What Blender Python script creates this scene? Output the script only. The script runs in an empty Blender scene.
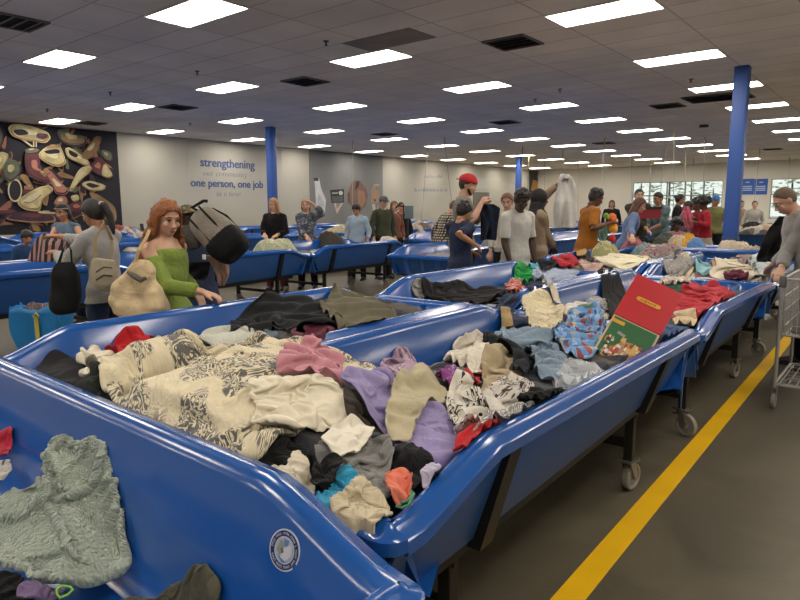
import bpy, bmesh, math, random
import numpy as np
from mathutils import Vector, Matrix, noise
D = bpy.data
SC = bpy.context.scene
COL = SC.collection
PI = math.pi
R_ = math.radians
# ------------------------------------------------------------------ camera model
HC = 1.62
FPX = 627.6
_v1 = np.array([918-400, -(205-300), -FPX]); _v1 /= np.linalg.norm(_v1)
_v2 = np.array([-377-400, -(209-300), -FPX]); _v2 /= np.linalg.norm(_v2)
_Y = _v1; _X = -_v2; _X = _X - _Y*(_X@_Y); _X /= np.linalg.norm(_X); _Z = np.cross(_X, _Y)
CR = np.array([_X, _Y, _Z])
def ray(x, y): return CR @ np.array([x-400, -(y-300), -FPX], float)
def at(x, y, z):
    d = ray(x, y); t = (z-HC)/d[2]; return Vector((d[0]*t, d[1]*t, z))
def atd(x, y, depth):
    d = ray(x, y)*(depth/FPX); return Vector((d[0], d[1], d[2]+HC))
def atY(x, y, Y):
    d = ray(x, y)*1.0; d = d*(Y/d[1]); return Vector((d[0], d[1], d[2]+HC))
def atX(x, y, X):
    d = ray(x, y)*1.0; d = d*(X/d[0]); return Vector((d[0], d[1], d[2]+HC))
cam = D.cameras.new('camera'); camo = D.objects.new('camera', cam); COL.objects.link(camo)
m4 = Matrix([[*CR[0], 0], [*CR[1], 0], [*CR[2], HC], [0, 0, 0, 1]])
camo.matrix_world = m4
cam.sensor_width = 36; cam.lens = FPX*36/800; cam.clip_start = .05; cam.clip_end = 300
SC.camera = camo
SC.view_settings.view_transform = 'Standard'; SC.view_settings.look = 'None'
SC.view_settings.gamma = 1; SC.view_settings.use_curve_mapping = False
SC.view_settings.exposure = 0.62

# ------------------------------------------------------------------ helpers
def lin(c):
    if isinstance(c, str):
        c = [int(c[i:i+2], 16)/255 for i in (0, 2, 4)]
    return tuple((v/12.92 if v <= .04045 else ((v+.055)/1.055)**2.4) for v in c[:3])
MATS = {}
def mat(name, col='888888', rough=.6, metal=0, bump=0, bscale=40, coat=0, var=0, vscale=6, emit=None, estr=0, sheen=0, alpha=1, trans=0, spec=.5):
    if name in MATS: return MATS[name]
    m = D.materials.new(name); m.use_nodes = True; nt = m.node_tree; b = nt.nodes['Principled BSDF']
    c = lin(col)
    b.inputs['Base Color'].default_value = (*c, 1); b.inputs['Roughness'].default_value = rough
    b.inputs['Metallic'].default_value = metal; b.inputs['Coat Weight'].default_value = coat; b.inputs['Coat Roughness'].default_value = .12
    b.inputs['Sheen Weight'].default_value = sheen; b.inputs['Alpha'].default_value = alpha
    b.inputs['Transmission Weight'].default_value = trans; b.inputs['Specular IOR Level'].default_value = spec
    if emit: b.inputs['Emission Color'].default_value = (*lin(emit), 1); b.inputs['Emission Strength'].default_value = estr
    tc = None
    if bump or var:
        tc = nt.nodes.new('ShaderNodeTexCoord')
    if var:
        n = nt.nodes.new('ShaderNodeTexNoise'); n.inputs['Scale'].default_value = vscale; n.inputs['Detail'].default_value = 4
        nt.links.new(tc.outputs['Object'], n.inputs['Vector'])
        mr = nt.nodes.new('ShaderNodeMapRange'); mr.inputs[1].default_value = .3; mr.inputs[2].default_value = .7
        mr.inputs[3].default_value = 1-var; mr.inputs[4].default_value = 1+var
        nt.links.new(n.outputs['Fac'], mr.inputs[0])
        mx = nt.nodes.new('ShaderNodeVectorMath'); mx.operation = 'SCALE'; mx.inputs[0].default_value = c
        nt.links.new(mr.outputs[0], mx.inputs['Scale']); nt.links.new(mx.outputs[0], b.inputs['Base Color'])
    if bump:
        n2 = nt.nodes.new('ShaderNodeTexNoise'); n2.inputs['Scale'].default_value = bscale; n2.inputs['Detail'].default_value = 5
        nt.links.new(tc.outputs['Object'], n2.inputs['Vector'])
        bp = nt.nodes.new('ShaderNodeBump'); bp.inputs['Strength'].default_value = bump; bp.inputs['Distance'].default_value = .02
        nt.links.new(n2.outputs['Fac'], bp.inputs['Height']); nt.links.new(bp.outputs[0], b.inputs['Normal'])
    MATS[name] = m
    return m
def nodes_of(m):
    return m.node_tree, m.node_tree.nodes['Principled BSDF']

class MB:
    """collects faces, links them as ONE mesh object"""
    def __init__(s): s.v = []; s.f = []; s.mi = []
    def add(s, verts, faces, mi=0, M=None):
        o = len(s.v)
        for p in verts:
            p = Vector(p); s.v.append(tuple(M @ p) if M else tuple(p))
        for f in faces: s.f.append([o+i for i in f]); s.mi.append(mi)
        return s
    def box(s, c, d, M=None, mi=0, rz=0, bev=0):
        x, y, z = d[0]/2, d[1]/2, d[2]/2
        T = Matrix.Translation(c) @ Matrix.Rotation(rz, 4, 'Z')
        if M: T = M @ T
        if bev:
            b = bmesh.new(); bmesh.ops.create_cube(b, size=1); bmesh.ops.scale(b, vec=d, verts=b.verts)
            bmesh.ops.bevel(b, geom=b.edges[:], offset=bev, segments=2, affect='EDGES', profile=.5)
            b.verts.index_update(); s.add([v.co[:] for v in b.verts], [[v.index for v in f.verts] for f in b.faces], mi, T); b.free(); return s
        vs = [(i*x, j*y, k*z) for i in (-1, 1) for j in (-1, 1) for k in (-1, 1)]
        return s.add(vs, [(0,1,3,2),(4,6,7,5),(0,4,5,1),(2,3,7,6),(0,2,6,4),(1,5,7,3)], mi, T)
    def tube(s, pts, r, n=10, mi=0, caps=True, ell=None, up=None):
        """sweep rings along pts; r: radius or list; ell: list of (rx, ry) with x along 'up' cross direction"""
        P = [Vector(p) for p in pts]; k = len(P)
        rr = r if isinstance(r, (list, tuple)) else [r]*k
        o = len(s.v); prev = None
        for i in range(k):
            t = (P[min(i+1, k-1)] - P[max(i-1, 0)])
            if t.length < 1e-9: t = Vector((0, 0, 1))
            t.normalize()
            if up is not None: a = Vector(up)
            elif prev is not None: a = prev
            else: a = Vector((0, 0, 1)) if abs(t.z) < .9 else Vector((1, 0, 0))
            a = a - t*a.dot(t)
            if a.length < 1e-6: a = t.orthogonal()
            a.normalize(); prev = a; b = t.cross(a)
            ra, rb = (ell[i] if ell else (rr[i], rr[i]))
            for j in range(n):
                q = 2*PI*j/n; s.v.append(tuple(P[i] + a*(math.cos(q)*ra) + b*(math.sin(q)*rb)))
        for i in range(k-1):
            for j in range(n):
                j2 = (j+1) % n
                s.f.append([o+i*n+j, o+i*n+j2, o+(i+1)*n+j2, o+(i+1)*n+j]); s.mi.append(mi)
        if caps:
            s.f.append([o+j for j in range(n)][::-1]); s.mi.append(mi)
            s.f.append([o+(k-1)*n+j for j in range(n)]); s.mi.append(mi)
        return s
    def ball(s, c, r, M=None, n=12, m=8, mi=0):
        if not isinstance(r, (tuple, list)): r = (r, r, r)
        vs = [(0, 0, r[2])]; fs = []
        for i in range(1, m):
            a = PI*i/m
            for j in range(n): vs.append((r[0]*math.sin(a)*math.cos(2*PI*j/n), r[1]*math.sin(a)*math.sin(2*PI*j/n), r[2]*math.cos(a)))
        vs.append((0, 0, -r[2])); e = len(vs)-1
        for j in range(n):
            fs.append((0, 1+j, 1+(j+1) % n)); fs.append((e, e-n+(j+1) % n, e-n+j))
        for i in range(m-2):
            for j in range(n):
                a = 1+i*n+j; b = 1+i*n+(j+1) % n; fs.append((a, a+n, b+n, b))
        T = Matrix.Translation(c); T = T @ M if M else T
        return s.add(vs, fs, mi, T)
    def cyl(s, c, r, h, axis='Z', n=20, mi=0):
        a = {'X': Vector((1,0,0)), 'Y': Vector((0,1,0)), 'Z': Vector((0,0,1))}[axis]
        c = Vector(c); return s.tube([c-a*h/2, c+a*h/2], r, n, mi)
    def poly(s, pts, th=0, n=(0,0,1), mi=0):
        """flat polygon of pts, extruded by th along n"""
        n = Vector(n); P = [Vector(p) for p in pts]; k = len(P); o = len(s.v)
        s.v += [tuple(p) for p in P]; s.f.append([o+i for i in range(k)]); s.mi.append(mi)
        if th:
            s.v += [tuple(p+n*th) for p in P]; s.f.append([o+k+i for i in range(k)][::-1]); s.mi.append(mi)
            for i in range(k):
                j = (i+1) % k; s.f.append([o+i, o+k+i, o+k+j, o+j]); s.mi.append(mi)
        return s
    def mesh(s, name, mats, smooth=True, fix=True):
        me = D.meshes.new(name); me.from_pydata(s.v, [], s.f)
        for m in (mats if isinstance(mats, (list, tuple)) else [mats]): me.materials.append(m)
        me.polygons.foreach_set('material_index', s.mi)
        if fix:
            b = bmesh.new(); b.from_mesh(me); bmesh.ops.recalc_face_normals(b, faces=b.faces); b.to_mesh(me); b.free()
        if smooth:
            me.polygons.foreach_set('use_smooth', [True]*len(me.polygons))
            try: me.set_sharp_from_angle(angle=R_(smooth if smooth is not True else 40))
            except Exception: pass
        me.update(); return me
    def build(s, name, mats, parent=None, smooth=True, M=None):
        o = D.objects.new(name, s.mesh(name, mats, smooth)); COL.objects.link(o)
        if parent: o.parent = parent
        if M is not None: o.matrix_world = M if not parent else M
        return o
def tag(o, label=None, cat=None, group=None, kind=None):
    if label: o['label'] = label
    if cat: o['category'] = cat
    if group: o['group'] = group
    if kind: o['kind'] = kind
    return o
def thing(name, label, cat, loc=(0,0,0), rz=0, group=None):
    o = D.objects.new(name, None); COL.objects.link(o); o.empty_display_size = .1
    o.location = loc; o.rotation_euler = (0, 0, rz)
    return tag(o, label, cat, group)
KIDS = {}
def kids(o): return [c for c in D.objects if c.parent is o]
def copy_tree(o, parent=None, tree=None):
    """tree: pre-computed (obj, [children trees])"""
    if tree is None: tree = mk_tree(o)
    c = tree[0].copy(); COL.objects.link(c)
    if parent is not None: c.parent = parent
    for t in tree[1]: copy_tree(t[0], c, t)
    return c
def mk_tree(o): return (o, [mk_tree(c) for c in kids(o)])
def struct(o): o['kind'] = 'structure'; return o
def apply_mods(o):
    dg = bpy.context.evaluated_depsgraph_get(); dg.update()
    me = D.meshes.new_from_object(o.evaluated_get(dg)); old = o.data; o.modifiers.clear(); o.data = me; me.name = old.name; D.meshes.remove(old)
# ------------------------------------------------------------------ room
CEIL = 3.87
XL, XR, YB, YF = -18.9, 7.5, 37.0, -7.0
def quad(name, pts, m, th=None, n=None):
    b = MB(); b.poly(pts, th or 0, n or (0,0,1)); o = b.build(name, m, smooth=False); return struct(o)
mfloor = mat('dark_sealed_floor', '4b4641', rough=.42, bump=.08, bscale=60, var=.22, vscale=1.3)
nt, bs = nodes_of(mfloor)
# fine speckle and soft scuffs for the floor
tc = nt.nodes.new('ShaderNodeTexCoord')
n1 = nt.nodes.new('ShaderNodeTexNoise'); n1.inputs['Scale'].default_value = 180; n1.inputs['Detail'].default_value = 3
nt.links.new(tc.outputs['Object'], n1.inputs['Vector'])
n3 = nt.nodes.new('ShaderNodeTexNoise'); n3.inputs['Scale'].default_value = 2.2; n3.inputs['Detail'].default_value = 6; n3.inputs['Distortion'].default_value = 1.2
nt.links.new(tc.outputs['Object'], n3.inputs['Vector'])
cr = nt.nodes.new('ShaderNodeValToRGB'); cr.color_ramp.elements[0].position = .3; cr.color_ramp.elements[0].color = (*lin('504b3c'), 1)
cr.color_ramp.elements[1].position = .75; cr.color_ramp.elements[1].color = (*lin('675f4d'), 1)
nt.links.new(n3.outputs['Fac'], cr.inputs[0])
mx = nt.nodes.new('ShaderNodeMix'); mx.data_type = 'RGBA'; mx.blend_type = 'MULTIPLY'; mx.inputs['Factor'].default_value = .5
nt.links.new(cr.outputs[0], mx.inputs['A']); 
mr = nt.nodes.new('ShaderNodeMapRange'); mr.inputs[1].default_value = .3; mr.inputs[2].default_value = .7; mr.inputs[3].default_value = .7; mr.inputs[4].default_value = 1.3
nt.links.new(n1.outputs['Fac'], mr.inputs[0]); nt.links.new(mr.outputs[0], mx.inputs['B']); nt.links.new(mx.outputs['Result'], bs.inputs['Base Color'])
mr2 = nt.nodes.new('ShaderNodeMapRange'); mr2.inputs[3].default_value = .36; mr2.inputs[4].default_value = .62
nt.links.new(n3.outputs['Fac'], mr2.inputs[0]); nt.links.new(mr2.outputs[0], bs.inputs['Roughness'])
quad('floor', [(XL, YF, 0), (XR, YF, 0), (XR, YB, 0), (XL, YB, 0)], mfloor, -.1)
# ceiling: lay-in tiles, 2 x 4 ft
mceil = mat('ceiling_tile', 'f0e8dc', rough=.9)
nt, bs = nodes_of(mceil)
tc = nt.nodes.new('ShaderNodeTexCoord')
bk = nt.nodes.new('ShaderNodeTexBrick'); bk.offset = 0; bk.inputs['Scale'].default_value = 1
bk.inputs['Brick Width'].default_value = 1.2167; bk.inputs['Row Height'].default_value = .606; bk.inputs['Mortar Size'].default_value = .012
bk.inputs['Mortar Smooth'].default_value = .2; bk.inputs['Bias'].default_value = -.2
bk.inputs['Color1'].default_value = (*lin('f4ece2'), 1); bk.inputs['Color2'].default_value = (*lin('eae2d8'), 1); bk.inputs['Mortar'].default_value = (*lin('c8c0b6'), 1)
nt.links.new(tc.outputs['Object'], bk.inputs['Vector'])
ns = nt.nodes.new('ShaderNodeTexNoise'); ns.inputs['Scale'].default_value = .9; ns.inputs['Detail'].default_value = 2
nt.links.new(tc.outputs['Object'], ns.inputs['Vector'])
mr = nt.nodes.new('ShaderNodeMapRange'); mr.inputs[1].default_value = .3; mr.inputs[2].default_value = .7; mr.inputs[3].default_value = .9; mr.inputs[4].default_value = 1.06
nt.links.new(ns.outputs['Fac'], mr.inputs[0])
vm = nt.nodes.new('ShaderNodeVectorMath'); vm.operation = 'SCALE'; nt.links.new(bk.outputs['Color'], vm.inputs[0]); nt.links.new(mr.outputs[0], vm.inputs['Scale'])
nt.links.new(vm.outputs[0], bs.inputs['Base Color'])
GX0, GY0 = -3.05, 4.47          # one light centre; grid spacing 3.65 x 3.03
ce = quad('ceiling', [(XL-GX0-.608, YF-GY0-.303, 0), (XR-GX0-.608, YF-GY0-.303, 0), (XR-GX0-.608, YB-GY0-.303, 0), (XL-GX0-.608, YB-GY0-.303, 0)], mceil, .1)
ce.location = (GX0+.608, GY0+.303, CEIL)
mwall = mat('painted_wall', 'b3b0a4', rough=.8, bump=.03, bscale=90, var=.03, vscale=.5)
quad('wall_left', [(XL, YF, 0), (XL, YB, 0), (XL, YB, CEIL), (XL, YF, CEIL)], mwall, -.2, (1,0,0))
quad('wall_right', [(XR, YF, 0), (XR, YB, 0), (XR, YB, CEIL), (XR, YF, CEIL)], mwall, .2, (1,0,0))
quad('wall_front', [(XL, YF, 0), (XR, YF, 0), (XR, YF, CEIL), (XL, YF, CEIL)], mwall, -.2, (0,1,0))
# back wall with two window openings
W1a, W1b = atY(632, 200, YB).x, atY(722, 200, YB).x
W2a = atY(770, 200, YB).x
zs, zt = .95, atY(660, 182, YB).z
b = MB()
xs = [XL, W1a, W1b, W2a, XR-1.2, XR]
for i in range(5):
    if i in (1, 3):
        b.box(((xs[i]+xs[i+1])/2, YB+.1, zs/2), (xs[i+1]-xs[i], .2, zs)); b.box(((xs[i]+xs[i+1])/2, YB+.1, (zt+CEIL)/2), (xs[i+1]-xs[i], .2, CEIL-zt))
    else: b.box(((xs[i]+xs[i+1])/2, YB+.1, CEIL/2), (xs[i+1]-xs[i], .2, CEIL))
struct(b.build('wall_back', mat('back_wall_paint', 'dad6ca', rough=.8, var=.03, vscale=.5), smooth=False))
mframe = mat('window_frame_metal', '8d8f8e', rough=.4, metal=.6)
mglass = mat('window_glass', 'ffffff', rough=.02, trans=1); nodes_of(mglass)[1].inputs['IOR'].default_value = 1.0
for k, (xa, xb) in enumerate(((W1a, W1b), (W2a, XR-1.2))):
    b = MB(); n = 5
    for i in range(n+1): b.box((xa+(xb-xa)*i/n, YB+.1, (zs+zt)/2), (.06, .12, zt-zs))
    for z in (zs, zs+(zt-zs)*.62, zt): b.box(((xa+xb)/2, YB+.1, z), (xb-xa+.06, .12, .06))
    w = struct(b.build('window_%d' % (k+1), mframe, smooth=False))
    g = MB(); g.box(((xa+xb)/2, YB+.12, (zs+zt)/2), (xb-xa, .01, zt-zs)); g.build('pane', mglass, w, smooth=False)
# baseboards
mbase = mat('rubber_base', '3a3d44', rough=.6)
b = MB(); b.box((XL+.01, (YF+YB)/2, .06), (.02, YB-YF, .12)); struct(b.build('baseboard_left', mbase, smooth=False))
b = MB(); b.box(((XL+XR)/2, YB-.01, .06), (XR-XL, .02, .12)); struct(b.build('baseboard_back', mbase, smooth=False))
# outside the windows: ground, sky (world) and trees
quad('ground_outside', [(-60, YB+.3, -.12), (60, YB+.3, -.12), (60, YB+80, -.12), (-60, YB+80, -.12)], mat('asphalt_lot', '9a9a96', rough=.9, var=.1))
w = D.worlds.new('daylight'); SC.world = w; w.use_nodes = True
bg = w.node_tree.nodes['Background']; bg.inputs[0].default_value = (.90, 1, .93, 1); bg.inputs[1].default_value = .62
# yellow floor line (taped), slightly skewed like the rows of bins
myel = mat('yellow_floor_tape', 'f0bc00', rough=.5, var=.08, vscale=3)
b = MB(); y0, y1 = YF+1, 30
def lx(y): return -1.0 - .0162*y
prev = None
b.add([(lx(y0), y0, .003), (lx(y0)+.116, y0, .003), (lx(y1)+.116, y1, .003), (lx(y1), y1, .003), (lx(y0), y0, 0), (lx(y0)+.116, y0, 0), (lx(y1)+.116, y1, 0), (lx(y1), y1, 0)],
      [(0,1,2,3), (0,4,5,1), (1,5,6,2), (2,6,7,3), (3,7,4,0)])
struct(tag(b.build('floor_line', myel, smooth=False)))
# ---- pillars
mblue_p = mat('pillar_blue_paint', '2f55a0', rough=.5, var=.06, vscale=1.5)
mblue_d = mat('pillar_wrap', '24406f', rough=.7)
def pillar(x, y, label):
    t = thing('steel_column', label, 'pillar', (x, y, 0))
    b = MB(); b.box((0, 0, CEIL/2), (.215, .215, CEIL), bev=.012); b.build('shaft', mblue_p, t)
    b = MB(); b.box((0, 0, .55), (.235, .235, 1.1), bev=.008); b.build('guard', mblue_d, t)
    b = MB(); b.box((0, 0, .012), (.34, .34, .024)); b.build('base_plate', mblue_p, t, smooth=False)
pillar(-2.42, 11.85, 'blue square column right of centre, rising behind the heaped bins by the aisle')
pillar(-14.46, 11.9, 'blue square column beside the words painted on the left wall')
P3 = at(519, 157, CEIL)
pillar(P3.x, P3.y, 'distant blue square column near the far corner of the hall')
# ---- ceiling lights
mdiff = mat('light_diffuser', 'ffffff', rough=.5, emit='fff5e8', estr=13)
mlf = mat('light_frame', 'e8e6e2', rough=.5)
t0 = thing('ceiling_light', 'x', 'ceiling light')
b = MB()
for sx in (-1, 1): b.box((sx*.603, 0, -.009), (.02, .606, .022))
for sy in (-1, 1): b.box((0, sy*.295, -.009), (1.21, .016, .022))
b.build('frame', mlf, t0, smooth=False)
b = MB(); b.box((0, 0, -.006), (1.19, .575, .006)); b.build('diffuser', mdiff, t0, smooth=False)
tree = mk_tree(t0); first = True
colname = {0: 'over the near bins', 1: 'over the left aisle', 2: 'over the second bin row', 3: 'over the far bin rows', 4: 'nearest the left wall', -1: 'right of the yellow line', -2: 'on the far right'}
ordn = ['closest', 'second', 'third', 'fourth', 'fifth', 'sixth', 'seventh', 'eighth', 'ninth', 'tenth', 'eleventh']
for i in range(-2, 5):
    for j in range(-3, 11):
        x, y = GX0-3.65*i, GY0+3.03*j
        if y > YB-1 or x < XL+.8 or x > XR-.8: continue
        o = t0 if first else copy_tree(t0, None, tree); first = False
        o.location = (x, y, CEIL)
        if j >= 0: o['label'] = 'lit ceiling panel %s, %s from the viewer' % (colname[i], ordn[j])
        else: o['label'] = 'lit ceiling panel %s, %s behind the viewer' % (colname[i], ordn[-j-1])
        o['group'] = 'fluorescent ceiling panels'
# ---- air vents, patch panel and sprinklers
mvent = mat('vent_metal', '6b6763', rough=.5); mvd = mat('vent_dark', '1c1b1a', rough=.8)
def vent(px, py, w, d, label):
    p = at(px, py, CEIL); t = thing('ceiling_vent', label, 'vent', (p.x, p.y, CEIL))
    b = MB(); b.box((0, 0, -.003), (w, d, .006)); b.build('backing', mvd, t, smooth=False)
    b = MB()
    for s in (-1, 1): b.box((s*w/2, 0, -.012), (.03, d+.03, .024)); b.box((0, s*d/2, -.012), (w, .03, .024))
    b.build('frame', mvent, t, smooth=False)
    for k in range(4):
        b = MB(); b.add([(-w/2, -.035, -.03), (w/2, -.035, -.03), (w/2, .03, -.006), (-w/2, .03, -.006), (-w/2, -.035, -.034), (w/2, -.035, -.034), (w/2, .03, -.010), (-w/2, .03, -.010)], [(0,1,2,3), (4,7,6,5), (0,4,5,1), (2,6,7,3), (0,3,7,4), (1,5,6,2)], M=Matrix.Translation((0, -d/2+d*(k+.5)/4, 0)))
        b.build('louver', mvent, t, smooth=False)
for px, py, w, d, l in [(12, 21, .6, .6, 'dark louvered ceiling vent at the upper left corner'), (513, 42, .6, .6, 'square louvered ceiling vent above the middle of the hall'),
        (305, 81, .6, .6, 'louvered ceiling vent between two panels left of the centre'), (178, 107, .6, .6, 'louvered ceiling vent above the painted words'),
        (92, 123, .6, .5, 'louvered ceiling vent near the shoe mural'), (668, 105.5, .6, .6, 'louvered ceiling vent left of the near blue column'), (505, 122, .6, .6, 'louvered ceiling vent beyond the middle lights'),
        (718, 97, 1.2, .9, 'large dark return vent behind the near blue column'), (773, 149, .6, .6, 'small far ceiling vent right of the near column'), (385, 134, .6, .6, 'small far ceiling vent in front of the grey wall panel'), (604, 143, .6, .6, 'small far ceiling vent over the window end')]:
    vent(px, py, w, d, l)
p = at(388, 40, CEIL); b = MB(); b.box((0, 0, -.004), (1.19, .58, .008)); o = b.build('ceiling_panel', mat('stained_tile', '8f8881', rough=.9, var=.15, vscale=3), smooth=False)
o.location = p; tag(o, 'darker plain replacement ceiling tile above the middle', 'ceiling tile')
p = at(704, 125, CEIL); b = MB(); b.cyl((0, 0, -.03), .12, .06); o = b.build('smoke_detector', mat('detector', '3b3938', rough=.6)); o.location = p; tag(o, 'small dark round detector on the ceiling left of the blue column', 'detector')
msp = mat('sprinkler_metal', '4a4644', rough=.4, metal=.5)
t0 = None
for px, py, wh in [(197, 71, 'left of the centre'), (110, 92, 'near the left lights'), (326, 41, 'above the middle lights'), (691, 79, 'left of the near column top'), (560, 89, 'over the right middle'), (47, 109, 'near the shoe mural'), (535, 99, 'beyond the square vent'), (190, 123, 'near the left wall')]:
    p = at(px, py, CEIL)
    b = MB(); b.cyl((0, 0, -.005), .04, .01, n=12); b.cyl((0, 0, -.03), .012, .05, n=8); b.cyl((0, 0, -.058), .026, .006, n=10)
    o = b.build('sprinkler', msp); o.location = (p.x, p.y, CEIL); tag(o, 'small fire sprinkler head on the ceiling ' + wh, 'sprinkler', 'sprinkler heads')
# ------------------------------------------------------------------ blue bins on castered frames
mblue = mat('blue_gelcoat', '18509a', rough=.2, coat=.5, bump=.05, bscale=7, var=.05, vscale=2)
mfr = mat('black_frame_steel', '1d1c1b', rough=.45, metal=.3)
mrubber = mat('grey_caster_rubber', '8d8880', rough=.7, var=.1, vscale=30)
mzinc = mat('zinc_plate', '9a968e', rough=.35, metal=.8)
mblue_r = mat('blue_shell_underside', '2d5ea4', rough=.55, var=.06, vscale=3)
BL, BW = 3.0, 1.335
ZP, ZL, ZB = .972, .862, .53
ZS = .990                       # long walls of the symmetric tubs stand a little higher
def zr_long(y, ZP=ZP):
    a = abs(y)
    t = min(1, max(0, (a-1.04)/.38)); s = t*t*(3-2*t)
    return ZP + (ZL-ZP)*(.6*t+.4*s)
def zr_aisle(y):
    return float(np.interp(y, [-1.5, -1.36, -.99, 1.5], [ZL-.01, ZL-.01, .948, .885]))
def make_bin(asym=False):
    L, W = BL/2, BW/2
    per = []          # (x, y, outward nx, ny, z rim, rib)
    NL, NE, NC = 44, 25, 4
    rc = .06
    def corner(cx, cy, a0):
        for k in range(NC+1):
            a = a0 + PI/2*k/NC; per.append((cx, cy, math.cos(a), math.sin(a), rc, ZL, 0))
    for k in range(NL+1): y = -(L-rc)+2*(L-rc)*k/NL; per.append((W, y, 1, 0, 0, zr_aisle(y) if asym else zr_long(y), 0))
    corner(W-rc, L-rc, 0)
    def rib(x): return .5+.5*math.cos(2*PI*x/.3) > .82
    for k in range(NE*2+1): x = (W-rc)-2*(W-rc)*k/(NE*2); per.append((x, L, 0, 1, 0, ZL, 1 if rib(x) else 0))
    corner(-W+rc, L-rc, PI/2)
    for k in range(NL+1): y = (L-rc)-2*(L-rc)*k/NL; per.append((-W, y, -1, 0, 0, zr_long(y, ZP if asym else ZS), 0))
    corner(-W+rc, -L+rc, PI)
    for k in range(NE*2+1): x = -(W-rc)+2*(W-rc)*k/(NE*2); per.append((x, -L, 0, -1, 0, ZL, 1 if rib(x) else 0))
    corner(W-rc, -L+rc, 1.5*PI)
    lev = [(.235, None, .565), (.20, None, .60), (.165, None, .70), (.105, -.035, None), (.088, -.012, None), (.072, -.001, None), (.052, .0, None), (.040, -.006, None), (.031, -.017, None), (.007, -.021, None), (0, -.028, None), (-.001, -.062, None),
           (.006, -.067, None), (.022, -.064, None), (.035, -.07, None), (.145, None, .545), (.165, None, ZB)]
    b = MB(); n = len(per)
    for li, (ins, dz, z) in enumerate(lev):
        for (x, y, nx, ny, r, zr, rb) in per:
            d = r-ins
            if r: px, py = x+nx*d, y+ny*d
            else: px, py = x-nx*ins, y-ny*(ins - (.02 if rb and .1 < ins < .2 and li < 5 else 0) - (-.02 if rb and li in (14, 15) else 0))
            b.v.append((px, py, zr+dz if z is None else z))
    for i in range(len(lev)-1):
        for j in range(n):
            k = (j+1) % n; b.f.append([i*n+j, i*n+k, (i+1)*n+k, (i+1)*n+j]); b.mi.append(1 if i > 12 else 0)
    for o_, z in ((0, .56), ((len(lev)-1)*n, ZB)):
        c_ = len(b.v); b.v.append((0, 0, z))
        for j in range(n): b.f.append([o_+j, o_+(j+1) % n, c_]); b.mi.append(0)
    t = thing('clothes_bin', 'x', 'bin', group='blue clothes bins')
    b.build('tub', [mblue, mblue_r], t, smooth=42)
    # frame under the tub
    f = MB()
    for sx in (-1, 1): f.box((sx*.46, 0, .50), (.05, 2.5, .05))
    for sy in (-1, 1):
        f.box((0, sy*.93, .50), (.92, .05, .05)); f.box((0, sy*.93, .285), (.86, .035, .045))
    f.build('frame', mfr, t, smooth=False)
    for sx in (-1, 1):
        for sy in (-1, 1):
            g = MB(); y = sy*.86; w = .04
            xo, xi = sx*(W-.012), sx*(W-.118); zt = (zr_aisle(y) if asym and sx > 0 else zr_long(y))-.064
            g.add([(xo, y-w, zt), (xo, y+w, zt), (xi, y+w, ZB-.02), (xi, y-w, ZB-.02), (xo-sx*.06, y-w, zt), (xo-sx*.06, y+w, zt), (xi-sx*.05, y+w, ZB-.02), (xi-sx*.05, y-w, ZB-.02)],
                  [(0,1,2,3), (4,7,6,5), (0,4,5,1), (2,6,7,3), (0,3,7,4), (1,5,6,2)])
            g.build('bracket', mfr, t, smooth=False)
            lx_, ly = sx*.445, sy*.93
            g = MB(); g.box((lx_, ly, .36), (.05, .05, .34), bev=.004); g.box((lx_+sx*.027, ly, .46), (.012, .03, .03)); g.build('leg', mfr, t, smooth=False)
            g = MB(); ang = (sx*.5+sy*.9)
            Mx = Matrix.Translation((lx_, ly, 0)) @ Matrix.Rotation(ang, 4, 'Z')
            g.box((0, 0, .187), (.11, .09, .008), Mx); g.box((0, 0, .176), (.05, .05, .014), Mx)
            for q in (-1, 1):
                g.add([(-.03, q*.028, .172), (.03, q*.028, .172), (.052, q*.028, .07), (.028, q*.028, .07), (-.03, q*.032, .172), (.03, q*.032, .172), (.052, q*.032, .07), (.028, q*.032, .07)],
                      [(0,1,2,3), (4,7,6,5), (0,4,5,1), (2,6,7,3), (0,3,7,4), (1,5,6,2)], M=Mx)
                for r in (-1, 1): g.add([], []); g.box((r*.042, q*.032, .194), (.012, .012, .008), Mx)
            g.tube([Mx @ Vector((.04, -.04, .079)), Mx @ Vector((.04, .04, .079))], .008, 8)
            g.tube([Mx @ Vector((-.03, -.02, .15)), Mx @ Vector((-.06, -.02, .142))], .007, 6)
            c = g.build('caster', mzinc, t, smooth=30)
            g = MB(); prof = [(.024, -.016), (.03, -.012), (.058, -.010), (.062, -.019), (.073, -.019), (.0785, -.012), (.0785, .012), (.073, .019), (.062, .019), (.058, .010), (.03, .012), (.024, .016)]
            N = 22; o = 0; vs = []; fs = []
            for k in range(N):
                a = 2*PI*k/N
                for (r, yy) in prof: vs.append((.04+r*math.cos(a), yy, .0795+r*math.sin(a)))
            m_ = len(prof)
            for k in range(N):
                for q in range(m_): fs.append((k*m_+q, k*m_+(q+1) % m_, ((k+1) % N)*m_+(q+1) % m_, ((k+1) % N)*m_+q))
            g.add(vs, fs, M=Mx); g.cyl(Mx @ Vector((.04, 0, .0795)), .001, .001, n=4)
            g.build('wheel', mrubber, c, smooth=35)
    return t
BIN0 = make_bin(); BTREE = mk_tree(BIN0); _bf = [True]
BIN1 = make_bin(True); BTREE1 = mk_tree(BIN1); _bf1 = [True]
BINS = []
def put_bin(x, y, rz, label, asym=False):
    BINS.append((x, y, rz)); f_, b0_, t_ = (_bf1, BIN1, BTREE1) if asym else (_bf, BIN0, BTREE)
    o = b0_ if f_[0] else copy_tree(b0_, None, t_); f_[0] = False
    o.location = (x, y, 0); o.rotation_euler = (0, 0, rz); o['label'] = label; return o
SK = .022; ROT = math.atan(SK)
def rowx(y): return -2.2-SK*y           # divider line of the near row
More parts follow.
